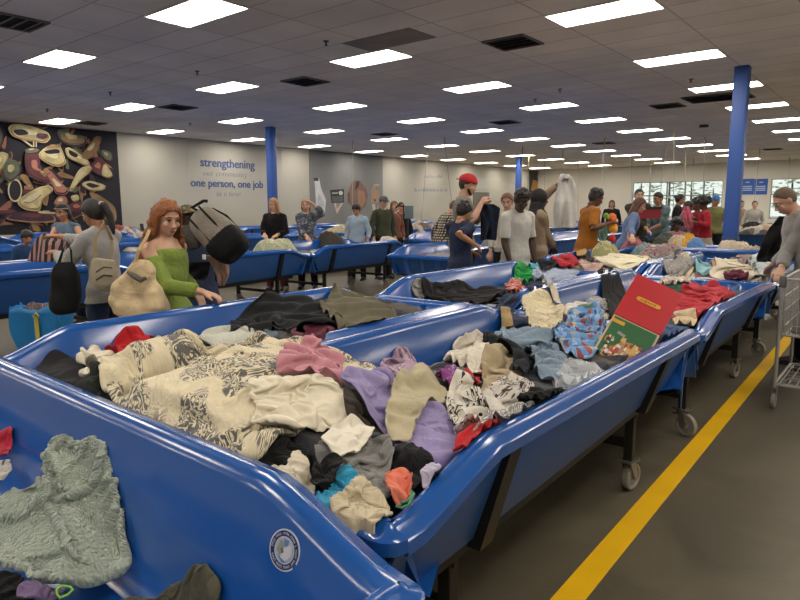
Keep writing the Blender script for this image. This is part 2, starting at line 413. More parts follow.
J = [1.02, 4.03, 7.05, 10.07]
# near row: pairs back to back
nm = [('first in line behind the cross-wise front bin', ), ('second in line, holding the red and green box',), ('third in line, where the man in grey bends over',)]
put_bin(rowx(2.52)+.685, 2.52, ROT, 'blue bin along the yellow line piled with the floral comforter and lavender shirt', True)
put_bin(rowx(2.52)-.685, 2.52, ROT, 'blue bin on the far side of the near row, holding the olive and black jackets')
put_bin(rowx(5.54)+.685, 5.54, ROT, 'blue bin along the yellow line holding the red and green box', True)
put_bin(rowx(5.54)-.685, 5.54, ROT, 'blue bin holding the long black coat and bright green garment')
put_bin(rowx(8.56)+.685, 8.56, ROT, 'blue bin along the yellow line where the man in grey reaches in', True)
put_bin(rowx(8.56)-.685, 8.56, ROT, 'blue bin in front of the man in the mustard shirt')
ABIN = put_bin(-2.20, 1.0-BW/2-.018, -PI/2-.010, 'blue bin set cross-wise nearest the viewer with the round emblem and sage towel')
# ------------------------------------------------------------------ other rows of bins
put_bin(rowx(10.8), 10.80, PI/2+ROT, 'blue bin set cross-wise at the far end of the near row, before the column')
def r2x(y): return -7.47-.11*(y-5.8)
R2A = math.atan(.11)
nm2 = ['second row of bins, leftmost, below the shoe mural', 'second row of bins, behind the woman with the backpack', 'second row of bins, right end with dark legs showing', 'second row beyond the gap', 'second row beyond the gap, farther one', 'second row, farthest one']
for k, y in enumerate((2.45, 5.45, 8.45, 13.2, 16.2, 19.2)):
    put_bin(r2x(y)-BW/2, y, R2A, 'blue bin in the ' + nm2[k])
for k, y in enumerate((9.28, 12.28, 15.28)):
    put_bin(-6.02-.03*(y-9), y, .03, 'blue bin behind the boy in navy, ' + ['end wall facing the viewer', 'second of its row', 'third of its row'][k])
w3 = ['first', 'second', 'third', 'fourth', 'fifth', 'sixth', 'seventh']
for k in range(6):
    y = 3.2+3.02*k
    put_bin(-11.9-.03*k, y, .01, 'blue bin in the third row, near side, %s from the left' % w3[k])
    put_bin(-13.26-.03*k, y, .01, 'blue bin in the third row, far side, %s from the left' % w3[k])
for k in range(7):
    y = 4.4+3.02*k
    put_bin(-17.0, y, 0, 'blue bin along the left wall, lower one, %s from the left' % w3[k])
for k in range(4):
    put_bin(-6.5+3.03*k, 20.6, PI/2, 'blue bin across the hall beyond the near column, %s from the left' % w3[k])
for k in range(3):
    put_bin(-9.5-1.36*(k % 2), 24+3.1*k, 0, 'distant blue bin near the far corner, %s from the viewer' % w3[k])
put_bin(-5.6, 25.2, 0, 'distant blue bin by the back windows, left one'); put_bin(-1.4, 25.2, 0, 'distant blue bin by the back windows, right one')
# nested spare tubs on the wall row
tubm = BIN0.children[0] if BIN0.children else [c for c in D.objects if c.parent is BIN0 and c.name.startswith('tub')][0]
for k in range(7):
    o = tubm.copy(); COL.objects.link(o); o.parent = None; o.name = 'spare_tub'; o.location = (-17.0, 4.4+3.02*k, .24)
    tag(o, 'spare blue tub nested on the left wall bins, %s from the left' % w3[k], 'bin', 'spare nested tubs')
# ------------------------------------------------------------------ pictures and words on the walls
XW = XL+.004
def wp(px, py, x=XW):
    p = atX(px, py, x); return p
def wall_poly(mb, px, mi, off): mb.poly([wp(x, y, XW+off*.5) for x, y in px], .0007, (1, 0, 0), mi)
mp = [mat('print_dark', '191723', rough=.7, var=.3, vscale=2), mat('print_cream', 'b3a87c', rough=.7, var=.35, vscale=3.5), mat('print_tan', '8a6d4a', rough=.7, var=.3, vscale=3), mat('print_maroon', '5c2e33', rough=.7, var=.3, vscale=3),
      mat('print_pink', 'a06a58', rough=.7, var=.25, vscale=3), mat('print_green', '5c6450', rough=.7, var=.35, vscale=3), mat('print_plum', '3c2633', rough=.7, var=.3, vscale=4), mat('print_pale', 'c2b998', rough=.7, var=.2, vscale=4)]
b = MB()
zt_ = CEIL-.01
b.add([(XW, 4.4, .9), (XW, 9.66, .9), (XW, 9.66, zt_), (XW, 4.4, zt_)], [(0, 1, 2, 3)])
def Z(l): return [(x/5, 110+y/5) for x, y in l]
import colorsys
shapes = [
 (5, [(-60,100),(0,80),(20,140),(0,200),(-60,180)]), (5, [(0,215),(40,212),(52,260),(30,300),(-30,300)]), (1, [(-40,250),(0,205),(46,220),(20,290),(-30,330)]), (5, [(18,262),(60,245),(95,260),(106,310),(60,365),(18,345)]),
 (1, [(38,90),(60,68),(130,72),(182,88),(240,110),(256,140),(230,166),(180,160),(120,152),(60,132)]), (6, [(185,115),(235,118),(245,140),(215,152),(180,140)]), (0, [(60,100),(120,95),(150,120),(90,130)]),
 (5, [(280,100),(330,90),(350,120),(430,130),(440,170),(380,190),(310,165)]), (2, [(300,130),(420,140),(425,165),(320,160)]),
 (1, [(183,226),(230,182),(300,174),(322,228),(332,270),(290,287),(230,266)]), (0, [(215,205),(290,192),(305,215),(240,222)]), (2, [(230,180),(300,174),(306,186),(236,194)]),
 (3, [(122,216),(150,195),(190,208),(203,262),(196,312),(252,350),(246,372),(180,352),(128,312)]), (5, [(120,195),(190,190),(200,210),(135,222)]),
 (1, [(323,192),(350,184),(442,250),(452,288),(400,270),(338,240)]), (0, [(342,195),(395,225),(380,240),(345,222)]),
 (2, [(402,232),(450,170),(478,128),(512,136),(492,190),(470,232),(430,252)]), (5, [(500,195),(560,210),(562,260),(520,250)]),
 (3, [(442,292),(495,224),(530,262),(520,332),(480,320)]), (1, [(520,258),(568,325),(548,343),(505,330)]),
 (1, [(343,400),(395,290),(452,276),(462,300),(400,352),(360,408)]), (4, [(225,312),(250,298),(312,370),(346,400),(330,426),(280,422),(264,380)]), (2, [(196,310),(225,335),(235,325),(210,300)]),
 (1, [(84,452),(130,420),(195,384),(250,374),(272,400),(212,450),(202,505),(130,502),(95,480)]), (7, [(100,460),(190,410),(215,420),(150,470)]), (2, [(130,380),(150,372),(170,390),(150,400)]),
 (6, [(5,545),(60,512),(200,505),(280,522),(292,562),(150,565)]), (1, [(190,505),(280,512),(284,520),(190,516)]), (3, [(-40,480),(20,490),(90,505),(60,520),(-40,520)]),
 (4, [(265,470),(290,430),(330,430),(345,470),(300,485)]), (2, [(438,408),(490,420),(578,482),(586,560),(530,562),(480,470)]), (1, [(403,372),(440,350),(532,376),(520,402),(450,406)]), (0, [(425,372),(450,362),(505,380),(460,392)]),
 (1, [(350,430),(390,420),(400,450),(365,460)]), (3, [(340,470),(400,455),(440,490),(400,520),(350,510)])]
def smooth_poly(l, n=2):
    for _ in range(n):
        r = []
        for i in range(len(l)):
            (x0, y0), (x1, y1) = l[i], l[(i+1) % len(l)]; r += [(.8*x0+.2*x1, .8*y0+.2*y1), (.2*x0+.8*x1, .2*y0+.8*y1)]
        l = r
    return l
rng = random.Random(11); extra = []
for k in range(120):                                     # smaller shoes filling the gaps of the print
    cx_, cy_ = rng.uniform(-330, 540), rng.uniform(70, 570); a = rng.uniform(0, 6.28); q = rng.uniform(22, 46)
    l = [(-1.3, .25), (-1.2, -.15), (-.7, -.5), (-.2, -.28), (.5, -.15), (1.1, .0), (1.35, .25), (.6, .32), (-.5, .35)]
    extra.append((rng.choice([2, 3, 5, 6, 6, 2, 4]), [(cx_+q*(x*math.cos(a)-y*math.sin(a)), cy_+q*(x*math.sin(a)+y*math.cos(a))) for x, y in l]))
lift_ = {1: 7, 2: 1, 3: 4, 4: 7, 5: 1, 6: 3, 7: 7, 0: 0}
for k, (mi, l) in enumerate(extra+shapes):
    l = smooth_poly(l); wall_poly(b, Z(l), mi, .001+.0016*k)
    if mi:
        cx_ = sum(p[0] for p in l)/len(l); cy_ = sum(p[1] for p in l)/len(l)
        wall_poly(b, Z([(cx_+(x-cx_)*.93+1, cy_+(y-cy_)*.90+3) for x, y in l]), 6 if mi in (3, 4, 5) else 2, .0014+.0016*k)
        wall_poly(b, Z([(cx_+(x-cx_)*.86, cy_+(y-cy_)*.80-1) for x, y in l]), mi, .0018+.0016*k)
        if k >= len(extra): wall_poly(b, Z([(cx_+(x-cx_)*.4-4, cy_+(y-cy_)*.34-8) for x, y in l]), lift_[mi], .0022+.0016*k)
ring = [(75+36*math.cos(a), 402+58*math.sin(a)) for a in [2*PI*i/20 for i in range(20)]]; inn = [(75+29*math.cos(a), 402+50*math.sin(a)) for a in [2*PI*i/20 for i in range(20)]]
wall_poly(b, Z(ring), 7, .15); wall_poly(b, Z(inn), 0, .152)
for l in ([(165,110),(172,110),(172,185),(165,185)], [(178,110),(184,110),(184,185),(178,185)], [(95,140),(100,135),(165,180),(160,186)]): wall_poly(b, Z(l), 7, .155)
o = b.build('wall_mural', mp, smooth=False); tag(o, 'large printed mural of piled old shoes on the left wall', 'mural')
# plain panel seams
b = MB()
for px in (188, 282): p = wp(px, 170); b.box((XL+.006, p.y, CEIL/2), (.006, .02, CEIL))
struct(b.build('trim_1', mat('seam', 'c2bfb8', rough=.8), smooth=False))
def words(txt, pxl, pyl, pxr, m, name, label, bold=.0):
    cu = D.curves.new(name, 'FONT'); cu.body = txt; cu.size = 1; cu.extrude = .006; cu.offset = bold
    o = D.objects.new(name, cu); COL.objects.link(o); dg = bpy.context.evaluated_depsgraph_get(); dg.update()
    me = D.meshes.new_from_object(o.evaluated_get(dg)); D.objects.remove(o); D.curves.remove(cu)
    xs = [v.co.x for v in me.vertices]; a, c = wp(pxl, pyl), wp(pxr, pyl); k = (c.y-a.y)/(max(xs)-min(xs))
    for v in me.vertices: x, y, z = v.co; v.co = ((z+.006)*1, (x-min(xs))*k, y*k)
    me.materials.clear(); me.materials.append(m); o = D.objects.new(name, me); COL.objects.link(o); o.location = (XL+.003, a.y, a.z)
    tag(o, label, 'wall lettering', 'wall lettering'); return o
mtb = mat('letter_blue', '3d5c92', rough=.6); mtg = mat('letter_grey', 'a5a6a8', rough=.6)
words('strengthening', 200.5, 166.0, 254.5, mtb, 'wall_words', 'blue word strengthening on the left wall', .012)
words('our community -', 203.5, 175.6, 251, mtg, 'wall_words', 'faint grey words our community under the blue word strengthening')
words('one person, one job', 191, 186.2, 263, mtb, 'wall_words', 'blue words one person, one job on the left wall', .012)
words('at a time', 217, 196.0, 241, mtg, 'wall_words', 'faint grey words at a time below one person, one job')
# grey panel with printed pictures
b = MB(); pa, pb = wp(309.5, 180).y, wp(382.5, 180).y
b.box((XL+.01, (pa+pb)/2, CEIL/2), (.02, pb-pa, CEIL)); o = b.build('wall_panel', mat('grey_panel', '7c7d7c', rough=.7, var=.08, vscale=1), smooth=False); tag(o, 'tall grey printed panel on the left wall', 'wall panel')
XW = XL+.021
def picture(name, label, polys, cat='wall picture'):
    ms = []; b = MB()
    for k, (c, l) in enumerate(polys):
        ms.append(mat('pic_'+c, c, rough=.7, var=.12, vscale=4)); wall_poly(b, l, k, .001+.0015*k)
    o = b.build(name, ms, smooth=False); tag(o, label, cat); return o
picture('wall_picture', 'printed picture of a white bottle-shaped garment on the grey panel', [('c9cbcd', [(314,178),(319,178),(321,188),(326,200),(325,212),(320,215),(316,208),(315.5,192)]), ('3a3b3d', [(313.5,178),(318.5,177.5),(318.5,181),(314,181)]), ('b4b7bb', [(318,192),(324,203),(322,210),(318,206)])])
picture('wall_picture', 'printed picture of a dark radio with pale dials on the grey panel', [('2e3133', [(330,190),(344,189),(344,202.5),(331.5,203)]), ('55595b', [(332,196.5),(343,196),(343,201.5),(332.5,202)]), ('c8c4ba', [(338.5,192),(341,190.5),(343,192.5),(342,195),(339.5,195)]), ('a9a69c', [(332,192.5),(338,192.3),(338,193.6),(332,194)]), ('c0a79c', [(334,203.2),(337,214),(343,203.2),(341,203),(337,209),(336,203)])])
picture('wall_picture', 'printed picture of a round brown leather bag on the grey panel', [('7a5f50', [(348,192),(352,182),(356,180),(360,181),(366,188),(368,196),(366,205),(362,210),(355,208),(349,204)]), ('3c3330', [(355,191),(356,182),(359.5,181),(359,186)]), ('94725e', [(358,190),(364,191),(366,200),(362,207),(358,203)]), ('5d463b', [(347.5,194),(350,191),(350,204),(348,202)])])
picture('wall_picture', 'printed picture of a tan card figure on the grey panel', [('a58a70', [(372,187),(375,186),(376,190),(379,190),(379.5,202),(371,203),(371,192)]), ('b09782', [(373,184.5),(380,184),(380,185.5),(373.5,186.5)]), ('6d4e3c', [(374,199),(376,199),(376,201.5),(374,201.5)]), ('c4bdb2', [(372,204),(375,204),(376,214),(378,205),(378.5,215),(374,218)])])
XW = XL+.004
def scribble(label, px0, px1, py, hh, m, seed):
    """a line of lettering too small to read in the photograph"""
    rng = random.Random(seed); b = MB(); x = px0
    while x < px1:
        w = rng.uniform(.5, 1.0); t_ = rng.choice([0, 0, .5]); 
        wall_poly(b, [(x, py-hh*(1+t_)), (x+w*.45, py-hh*(1+t_)), (x+w*.45, py), (x, py)], 0, .001); x += w+rng.choice([.35, .35, 1.1])
    o = b.build('wall_words', m, smooth=False); tag(o, label, 'wall lettering', 'wall lettering')
scribble('short blue line of lettering on the far left wall, upper', 424, 442, 178.0, 2.3, mtb, 1)
scribble('faint grey lettering between the two far blue lines', 428, 446, 185, 1.2, mtg, 2)
scribble('long blue line of lettering on the far left wall, lower', 414.5, 448, 191.5, 2.2, mtb, 3)
scribble('faint grey lettering below the long far blue line', 422, 442, 199, 1.1, mtg, 4)
def flat(name, label, px, col, cat):
    b = MB(); b.poly([wp(x, y, XL+.002) for x, y in px], .02, (1, 0, 0)); o = b.build(name, mat('flat_'+col, col, rough=.7), smooth=False); tag(o, label, cat); return o
flat('notice', 'pale framed notice on the far left wall above the held-up navy shirt', [(476.3,177.5),(487,179),(487,189),(476.3,188)], 'b9bab8', 'notice')
scribble('small grey lines printed on the pale framed notice', 478, 485.5, 182, .8, mtg, 5)
flat('wall_hatch', 'grey metal hatch on the far left wall beside the red cap', [(473,192),(489,192.5),(489,210),(473,210)], '6e6b64', 'hatch')
scribble('two faint grey lines of lettering right of the notice', 495, 505, 188, .9, mtg, 6)
# blue posters on the back wall
XB = YB-.004
def backrect(name, label, px0, py0, px1, py1, col, cat, th=.02):
    a, c = atY(px0, py0, YB-.002), atY(px1, py1, YB-.002); b = MB(); b.box(((a.x+c.x)/2, YB-th/2-.001, (a.z+c.z)/2), (abs(c.x-a.x), th, abs(a.z-c.z)))
    o = b.build(name, mat('poster_'+col, col, rough=.6), smooth=False); tag(o, label, cat); return o, a, c
for k, (x0, x1) in enumerate(((741.5, 753.5), (755, 767))):
    o, a, c = backrect('poster', ['left', 'right'][k]+' of the two blue posters beside the near column', x0, 179, x1, 194.5, '2e5fb0', 'poster')
    b = MB()
    for z in (.78, .52, .40, .28): b.box(((a.x+c.x)/2, YB-.0225, c.z+(a.z-c.z)*z), (abs(c.x-a.x)*(.3 if z > .7 else .7), .003, .05))
    b.build('print', mat('poster_print', 'b9c8e2', rough=.6), o, smooth=False)
flat('door_picture', 'colourful tall picture panel beside the distant column', [(529,171),(545,171),(545,196),(529,196)], '3d4038', 'wall picture')
b = MB(); b.poly([wp(x, y, XL+.03) for x, y in [(531,190),(533,180),(537,181),(538,188),(535,193)]], .004, (1,0,0), 0); b.poly([wp(x, y, XL+.036) for x, y in [(537,176),(541,172),(541,180),(538,184)]], .004, (1,0,0), 1)
o = b.build('picture_print', [mat('pp_orange', 'c28a4e'), mat('pp_grey', 'a5a4a6')], smooth=False); tag(o, 'orange and grey figure printed on the far picture panel', 'wall picture')
# trees outside
def tree_(x, y, h, seed, label):
    t = thing('tree', label, 'tree', (x, y, -.12), group='trees outside the windows'); rng = random.Random(seed)
    b = MB(); b.tube([(0, 0, 0), (.05, 0, h*.4), (0, .05, h*.7)], [.12, .08, .04], 8); b.build('trunk', mat('bark', '5d5145', rough=.9), t)
    b = MB()
    for k in range(170):
        a = rng.uniform(0, 2*PI); r = h*.34*math.sqrt(rng.random()); z = h*(.32+.68*rng.random()); w = 1-abs((z/h-.62)/.45)**2
        c = Vector((r*max(.15, w)*math.cos(a), r*max(.15, w)*math.sin(a), z)); M_ = Matrix.Translation(c) @ Matrix.Rotation(rng.uniform(0, 6), 4, 'Z') @ Matrix.Rotation(rng.uniform(-1, 1), 4, 'X')
        q = rng.uniform(.14, .30); b.add([(-q, 0, 0), (0, -q*.4, 0), (q, 0, .02), (0, q*.4, 0)], [(0, 1, 2, 3)], M=M_)
    b.build('foliage', mat('leaves', 'b4c0a6', rough=.8, var=.3, vscale=2), t, smooth=False)
for k, (px, d, h) in enumerate(((668, 44, 5.5), (690, 47, 5), (640, 50, 5), (790, 45, 6), (712, 52, 4.5), (806, 42, 5))):
    p = atd(px, 207, d); tree_(p.x, max(p.y, YB+2.5), h, k, 'green tree outside the back windows, ' + ['left of centre', 'right of centre', 'leftmost one', 'seen in the right window', 'close to the blue column', 'rightmost one'][k])
# ------------------------------------------------------------------ clothes: sheets relaxed over a height field
HX0, HY0, HS = -6.0, -1.0, .015
HNX, HNY = int(6.2/HS), int(12.6/HS)
gx = HX0 + HS*(np.arange(HNX)+.5); gy = HY0 + HS*(np.arange(HNY)+.5)
GX, GY = np.meshgrid(gx, gy, indexing='ij')
H = np.zeros((HNX, HNY))
def bin_height(cx, cy, rz, asym=False):
    c, s = math.cos(rz), math.sin(rz)
    u = (GX-cx)*c + (GY-cy)*s; v = -(GX-cx)*s + (GY-cy)*c
    a = np.clip((np.abs(v)-1.04)/.38, 0, 1); zp_ = ZP if asym else np.where(u > 0, ZP, ZS); zr = zp_ + (ZL-zp_)*a
    if asym: zr = np.where(u > 0, np.interp(v, [-1.5, -1.36, -.99, 1.5], [ZL-.01, ZL-.01, .948, .885]), zr)
    iu = BW/2-np.abs(u); iv = BL/2-np.abs(v); ins = np.minimum(iu, iv); zrr = np.where(iv < iu, ZL, zr)
    z = np.interp(ins, [0, .07, .085, .11, .165, .20, .235], [0]*7)
    fr = np.interp(ins, [0, .07, .11, .165, .20, .235], [1, 1, .93, .42, .1, 0])
    z = .565 + (zrr-.565)*fr
    return np.where(ins > 0, z, 0)
for cx, cy, rz in [(rowx(2.52)+.685, 2.52, ROT), (rowx(2.52)-.685, 2.52, ROT), (rowx(5.54)+.685, 5.54, ROT), (rowx(5.54)-.685, 5.54, ROT),
                   (rowx(8.56)+.685, 8.56, ROT), (rowx(8.56)-.685, 8.56, ROT), (-2.20, 1.0-BW/2-.018, -PI/2-.010)]:
    H = np.maximum(H, bin_height(cx, cy, rz, cx > rowx(cy) and cy > 2))
H0 = H.copy()
# heap surface from control points (pixel, height), blended
CP = [(105,378,.97),(150,390,1.0),(270,338,1.05),(200,365,1.05),(300,375,1.04),(370,372,.93),(240,430,.98),(330,410,.97),(330,450,.94),(350,500,.88),(370,520,.84),
      (420,400,.92),(430,450,.88),(420,480,.84),(470,420,.87),(500,365,.83),(460,345,.76),(510,400,.87),(540,370,.86),(560,385,.88),(590,350,.86),(540,320,.86),(400,365,.78),
      (60,370,.84),(100,370,.86),(140,350,.88),(180,348,.84),(230,335,.84),(280,312,.95),(310,325,.92),(340,300,.97),(370,312,.94),
      (690,300,.84),(720,292,.84),(670,325,.86),(640,330,.84),(610,300,.78),(675,283,.80),
      (450,290,.85),(420,290,.84),(500,292,.89),(522,275,.92),(550,270,.88),(575,275,.86),
      (575,262,.93),(625,258,.95),(595,262,.90),(730,265,.92),(750,260,.93),(690,265,.80),(760,270,.9),(705,268,.82),(680,255,.95)]
cpp = np.array([tuple(at(*c)) for c in CP])
cpp = np.vstack([cpp, [(-3.35, 4.6, .70), (-3.35, 5.1, .70), (-3.35, 5.6, .72), (-3.4, 6.2, .74)]])
P = np.zeros_like(H); Wt = np.full_like(H, 1e-4); P += .78e-4
for x, y, z in cpp:
    sg = .20 if y < 4 else .34
    w = np.exp(-((GX-x)**2+(GY-y)**2)/(2*sg*sg)); P += w*z; Wt += w
P /= Wt
CPA = [(50,440,.87),(85,450,.86),(110,480,.80),(125,555,.66),(60,585,.64),(10,520,.80),(60,510,.80),(0,585,.66),(150,595,.59),(210,578,.62),(180,600,.60),(5,440,.76),(0,465,.78)]
PA = np.full_like(H, .6*1e-3); WA = np.full_like(H, 1e-3)
for c in CPA:
    x, y, z = at(*c); w = np.exp(-((GX-x)**2+(GY-y)**2)/(2*.13**2)); PA += w*z; WA += w
PA /= WA
inA = GY < .93
P = np.where(inA, PA, P)
inside = H0 > .3
S0 = np.where(inside, np.maximum(H0, np.where((GX < rowx(GY)-1.34) | (GX > rowx(GY)+1.33), 0, P)), 0)
H = np.where(inside, np.maximum(H0, S0-.035), 0)
SB = np.where(GY < 1.12, np.where(GX > rowx(GY)-1.34, P, 0), S0)
H = np.where((GY > .985) & (GY < 1.10) & (GX > rowx(GY)-1.3) & (GX < rowx(GY)+1.25), np.maximum(H0, .78+(np.clip(P, 0, .97)-.05-.78)*np.clip((GY-.90)/.16, 0, 1)), H)
def samp(F, x, y):
    i = np.clip((x-HX0)/HS-.5, 0, HNX-1.001); j = np.clip((y-HY0)/HS-.5, 0, HNY-1.001)
    i0 = i.astype(int); j0 = j.astype(int); a = i-i0; b = j-j0
    return F[i0, j0]*(1-a)*(1-b)+F[i0+1, j0]*a*(1-b)+F[i0, j0+1]*(1-a)*b+F[i0+1, j0+1]*a*b
def hit(px, py, F=None, lo=.55, hi=1.4):
    """first point along the pixel's ray that meets the heap surface"""
    F = S0 if F is None else F
    zz = np.linspace(hi, lo, 420); d = ray(px, py); t = (zz-HC)/d[2]
    f = samp(F, d[0]*t, d[1]*t); k = np.argmax(f >= zz)
    if f[k] < zz[k]: return at(px, py, .85)
    return at(px, py, zz[k])
def resample(P, N):
    P = np.array(P, float); Q = np.vstack([P, P[:1]])
    # gentle rounding
    for _ in range(2):
        A = Q[:-1]; B = Q[1:]; R = np.empty((2*len(A), P.shape[1])); R[0::2] = .78*A+.22*B; R[1::2] = .22*A+.78*B; Q = np.vstack([R, R[:1]])
    L = np.r_[0, np.cumsum(np.linalg.norm(np.diff(Q, axis=0), axis=1))]
    s = np.linspace(0, L[-1], N, endpoint=False)
    return np.stack([np.interp(s, L, Q[:, k]) for k in range(Q.shape[1])], 1)
def sheet(outline, n=30, slack=1.3, T=45, seed=0, lift=.02, th=.010, amp=.045, wl=.10, pin=.8, grow=0, H=None, sub=4, grav=.0008, cap=.05):
    """outline: 3d points, star-shaped; returns (n,n,3) positions and (n,n,2) rest coordinates"""
    rng = np.random.RandomState(seed); N = 4*(n-1)
    per = resample([tuple(p) for p in outline], N)
    c = per.mean(0)
    u = np.linspace(-1, 1, n); U, V = np.meshgrid(u, u, indexing='ij')
    m = np.maximum(np.abs(U), np.abs(V)); mm = np.maximum(m, 1e-9)
    uu, vv = U/mm, V/mm
    t = np.where((vv <= -1+1e-9) & (uu < 1), (uu+1)/2, np.where((uu >= 1-1e-9) & (vv < 1), 1+(vv+1)/2, np.where((vv >= 1-1e-9) & (uu > -1), 2+(1-uu)/2, 3+(1-vv)/2)))/4 % 1
    off = rng.rand()*0
    idx = ((t+off) % 1)*N; i0 = np.floor(idx).astype(int) % N; fr = (idx-np.floor(idx))[..., None]
    pt = per[i0]*(1-fr)+per[(i0+1) % N]*fr
    X = c + (pt-c)*(m*(1+grow))[..., None]
    anchor = X.copy()
    x, y = X[..., 0], X[..., 1]
    z = samp(H, x, y)
    ang = rng.rand()*PI; f = 0
    for k in range(5):
        a = ang + rng.normal(0, .6); ph = rng.rand()*6.28; w_ = wl*rng.uniform(.6, 1.6)
        q = (x*math.cos(a)+y*math.sin(a))*2*PI/w_ + ph + 1.6*np.sin(2*PI*(x*math.cos(a+1.3)+y*math.sin(a+1.3))/(wl*2.5)+rng.rand()*6)
        f = f + np.abs(np.sin(q/2))
    X[..., 2] = z+lift+amp*wl/.12*(1.6*f/5-.5)*(1-m**8)
    X[..., :2] += rng.normal(0, .002, X[..., :2].shape)
    R = anchor.copy(); R[..., 2] *= 1
    cons = []
    def addc(sa, sb, k, sl):
        L = np.linalg.norm(R[sa]-R[sb], axis=-1)*sl; cons.append((sa, sb, L[..., None], k))
    s_ = slice
    for par in (0, 1):
        e = n-1
        cnt = (n-par)//2
        A = s_(par, par+2*cnt, 2); B = s_(par+1, par+1+2*cnt-0, 2)
        A = s_(par, n-1, 2); B = s_(par+1, n, 2)
        addc((A, s_(None)), (B, s_(None)), 1., slack); addc((s_(None), A), (s_(None), B), 1., slack)
        addc((A, s_(0, n-1)), (B, s_(1, n)), .45, slack); addc((A, s_(1, n)), (B, s_(0, n-1)), .45, slack)
    bl = []
    for d_, stf in ((2, .55), (3, .12)):
        bl.append(((s_(0, n-d_), s_(None)), (s_(d_, n), s_(None)), stf)); bl.append(((s_(None), s_(0, n-d_)), (s_(None), s_(d_, n)), stf))
    bl = [(a, b_, np.linalg.norm(R[a]-R[b_], axis=-1)[..., None]*slack*.97, k) for a, b_, k in bl]
    bmask = (m > .999)
    prev = X.copy()
    for it in range(T):
        v = (X-prev)*.86; prev = X.copy(); X = X+v; X[..., 2] -= grav
        for q in range(sub):
            for a, b_, L, k in cons:
                dlt = X[b_]-X[a]; ln = np.sqrt((dlt**2).sum(-1, keepdims=True))+1e-9
                cor = dlt*((ln-L)/ln*.5*k); X[a] += cor; X[b_] -= cor
            for a, b_, L, k in bl:
                dlt = X[b_]-X[a]; ln = np.sqrt((dlt**2).sum(-1, keepdims=True))+1e-9
                cor = dlt*(np.minimum(ln-L, 0)/ln*.5*k); X[a] -= -cor; X[b_] -= cor
            h = samp(H, X[..., 0], X[..., 1])+th
            hitm = X[..., 2] < h
            X[..., 2] = np.maximum(X[..., 2], h)
            ov = X[..., 2]-h-cap; X[..., 2] = np.where(ov > 0, X[..., 2]-.6*ov, X[..., 2])
            X[..., :2] = np.where(hitm[..., None], prev[..., :2]*.5+X[..., :2]*.5, X[..., :2])
            X[bmask, :2] = X[bmask, :2]*(1-pin)+anchor[bmask, :2]*pin
        X[bmask, 2] = X[bmask, 2]*.8+.2*(samp(H, X[bmask, 0], X[bmask, 1])+th)
    L1 = np.linalg.norm(np.diff(R, axis=0), axis=-1).mean()*slack; L2 = np.linalg.norm(np.diff(R, axis=1), axis=-1).mean()*slack
    UVc = np.stack(np.meshgrid(np.arange(n)*L1, np.arange(n)*L2, indexing='ij'), -1)
    return X, UVc
def splat(X, H, th=.004):
    n = X.shape[0]; k = 4
    idx = np.linspace(0, n-1, (n-1)*k+1); i0 = np.minimum(idx.astype(int), n-2); f = idx-i0
    A = X[i0]*(1-f)[:, None, None]+X[i0+1]*f[:, None, None]
    B = A[:, i0]*(1-f)[None, :, None]+A[:, i0+1]*f[None, :, None]
    i = ((B[..., 0]-HX0)/HS).astype(int).ravel(); j = ((B[..., 1]-HY0)/HS).astype(int).ravel(); z = B[..., 2].ravel()+th
    ok = (i >= 0) & (i < HNX) & (j >= 0) & (j < HNY)
    G = np.zeros_like(H); np.maximum.at(G, (i[ok], j[ok]), z[ok])
    a, b_, c, d = i[ok].min(), i[ok].max()+1, j[ok].min(), j[ok].max()+1
    a, c = max(a-1, 1), max(c-1, 1); b_, d = min(b_+1, HNX-1), min(d+1, HNY-1)
    M_ = G[a:b_, c:d]
    for q, r in ((1, 0), (-1, 0), (0, 1), (0, -1)): M_ = np.maximum(M_, G[a+q:b_+q, c+r:d+r])
    H[a:b_, c:d] = np.maximum(H[a:b_, c:d], M_)
def grid_mesh(name, X, UVc, m, thick=.006, sub=1):
    n1, n2 = X.shape[:2]
    idx = np.arange(n1*n2).reshape(n1, n2)
    F = np.stack([idx[:-1, :-1], idx[1:, :-1], idx[1:, 1:], idx[:-1, 1:]], -1).reshape(-1, 4)
    me = D.meshes.new(name); me.from_pydata(X.reshape(-1, 3).tolist(), [], F.tolist()); me.materials.append(m)
    uv = me.uv_layers.new(name='UVMap'); uv.data.foreach_set('uv', UVc.reshape(-1, 2)[F.ravel()].astype(np.float32).ravel())
    me.polygons.foreach_set('use_smooth', [True]*len(me.polygons)); me.update()
    o = D.objects.new(name, me); COL.objects.link(o)
    if len(me.polygons) and sum(p.normal.z for p in me.polygons) < 0: me.flip_normals()
    if thick: s = o.modifiers.new('thickness', 'SOLIDIFY'); s.thickness = thick; s.offset = -.5
    if sub: s = o.modifiers.new('smooth', 'SUBSURF'); s.levels = sub; s.render_levels = sub
    return o
def cloth(name, label, cat, px, m, n=30, slack=1.3, seed=None, thick=.006, group=None, field=None, **kw):
    global H
    if seed is None: seed = (sum(ord(ch)*(i+1) for i, ch in enumerate(label))) % 10007
    pts = [hit(x, y, SB if field is None else field) for x, y in px]
    if field is None:
        for p in pts: p.y = max(p.y, 1.015); p.x = min(p.x, rowx(p.y)+1.285)
    X, UVc = sheet(pts, n=n, slack=slack, seed=seed, H=H, **kw)
    splat(X, H)
    o = grid_mesh(name, X, UVc, m, thick)
    tag(o, label, cat, group); return o
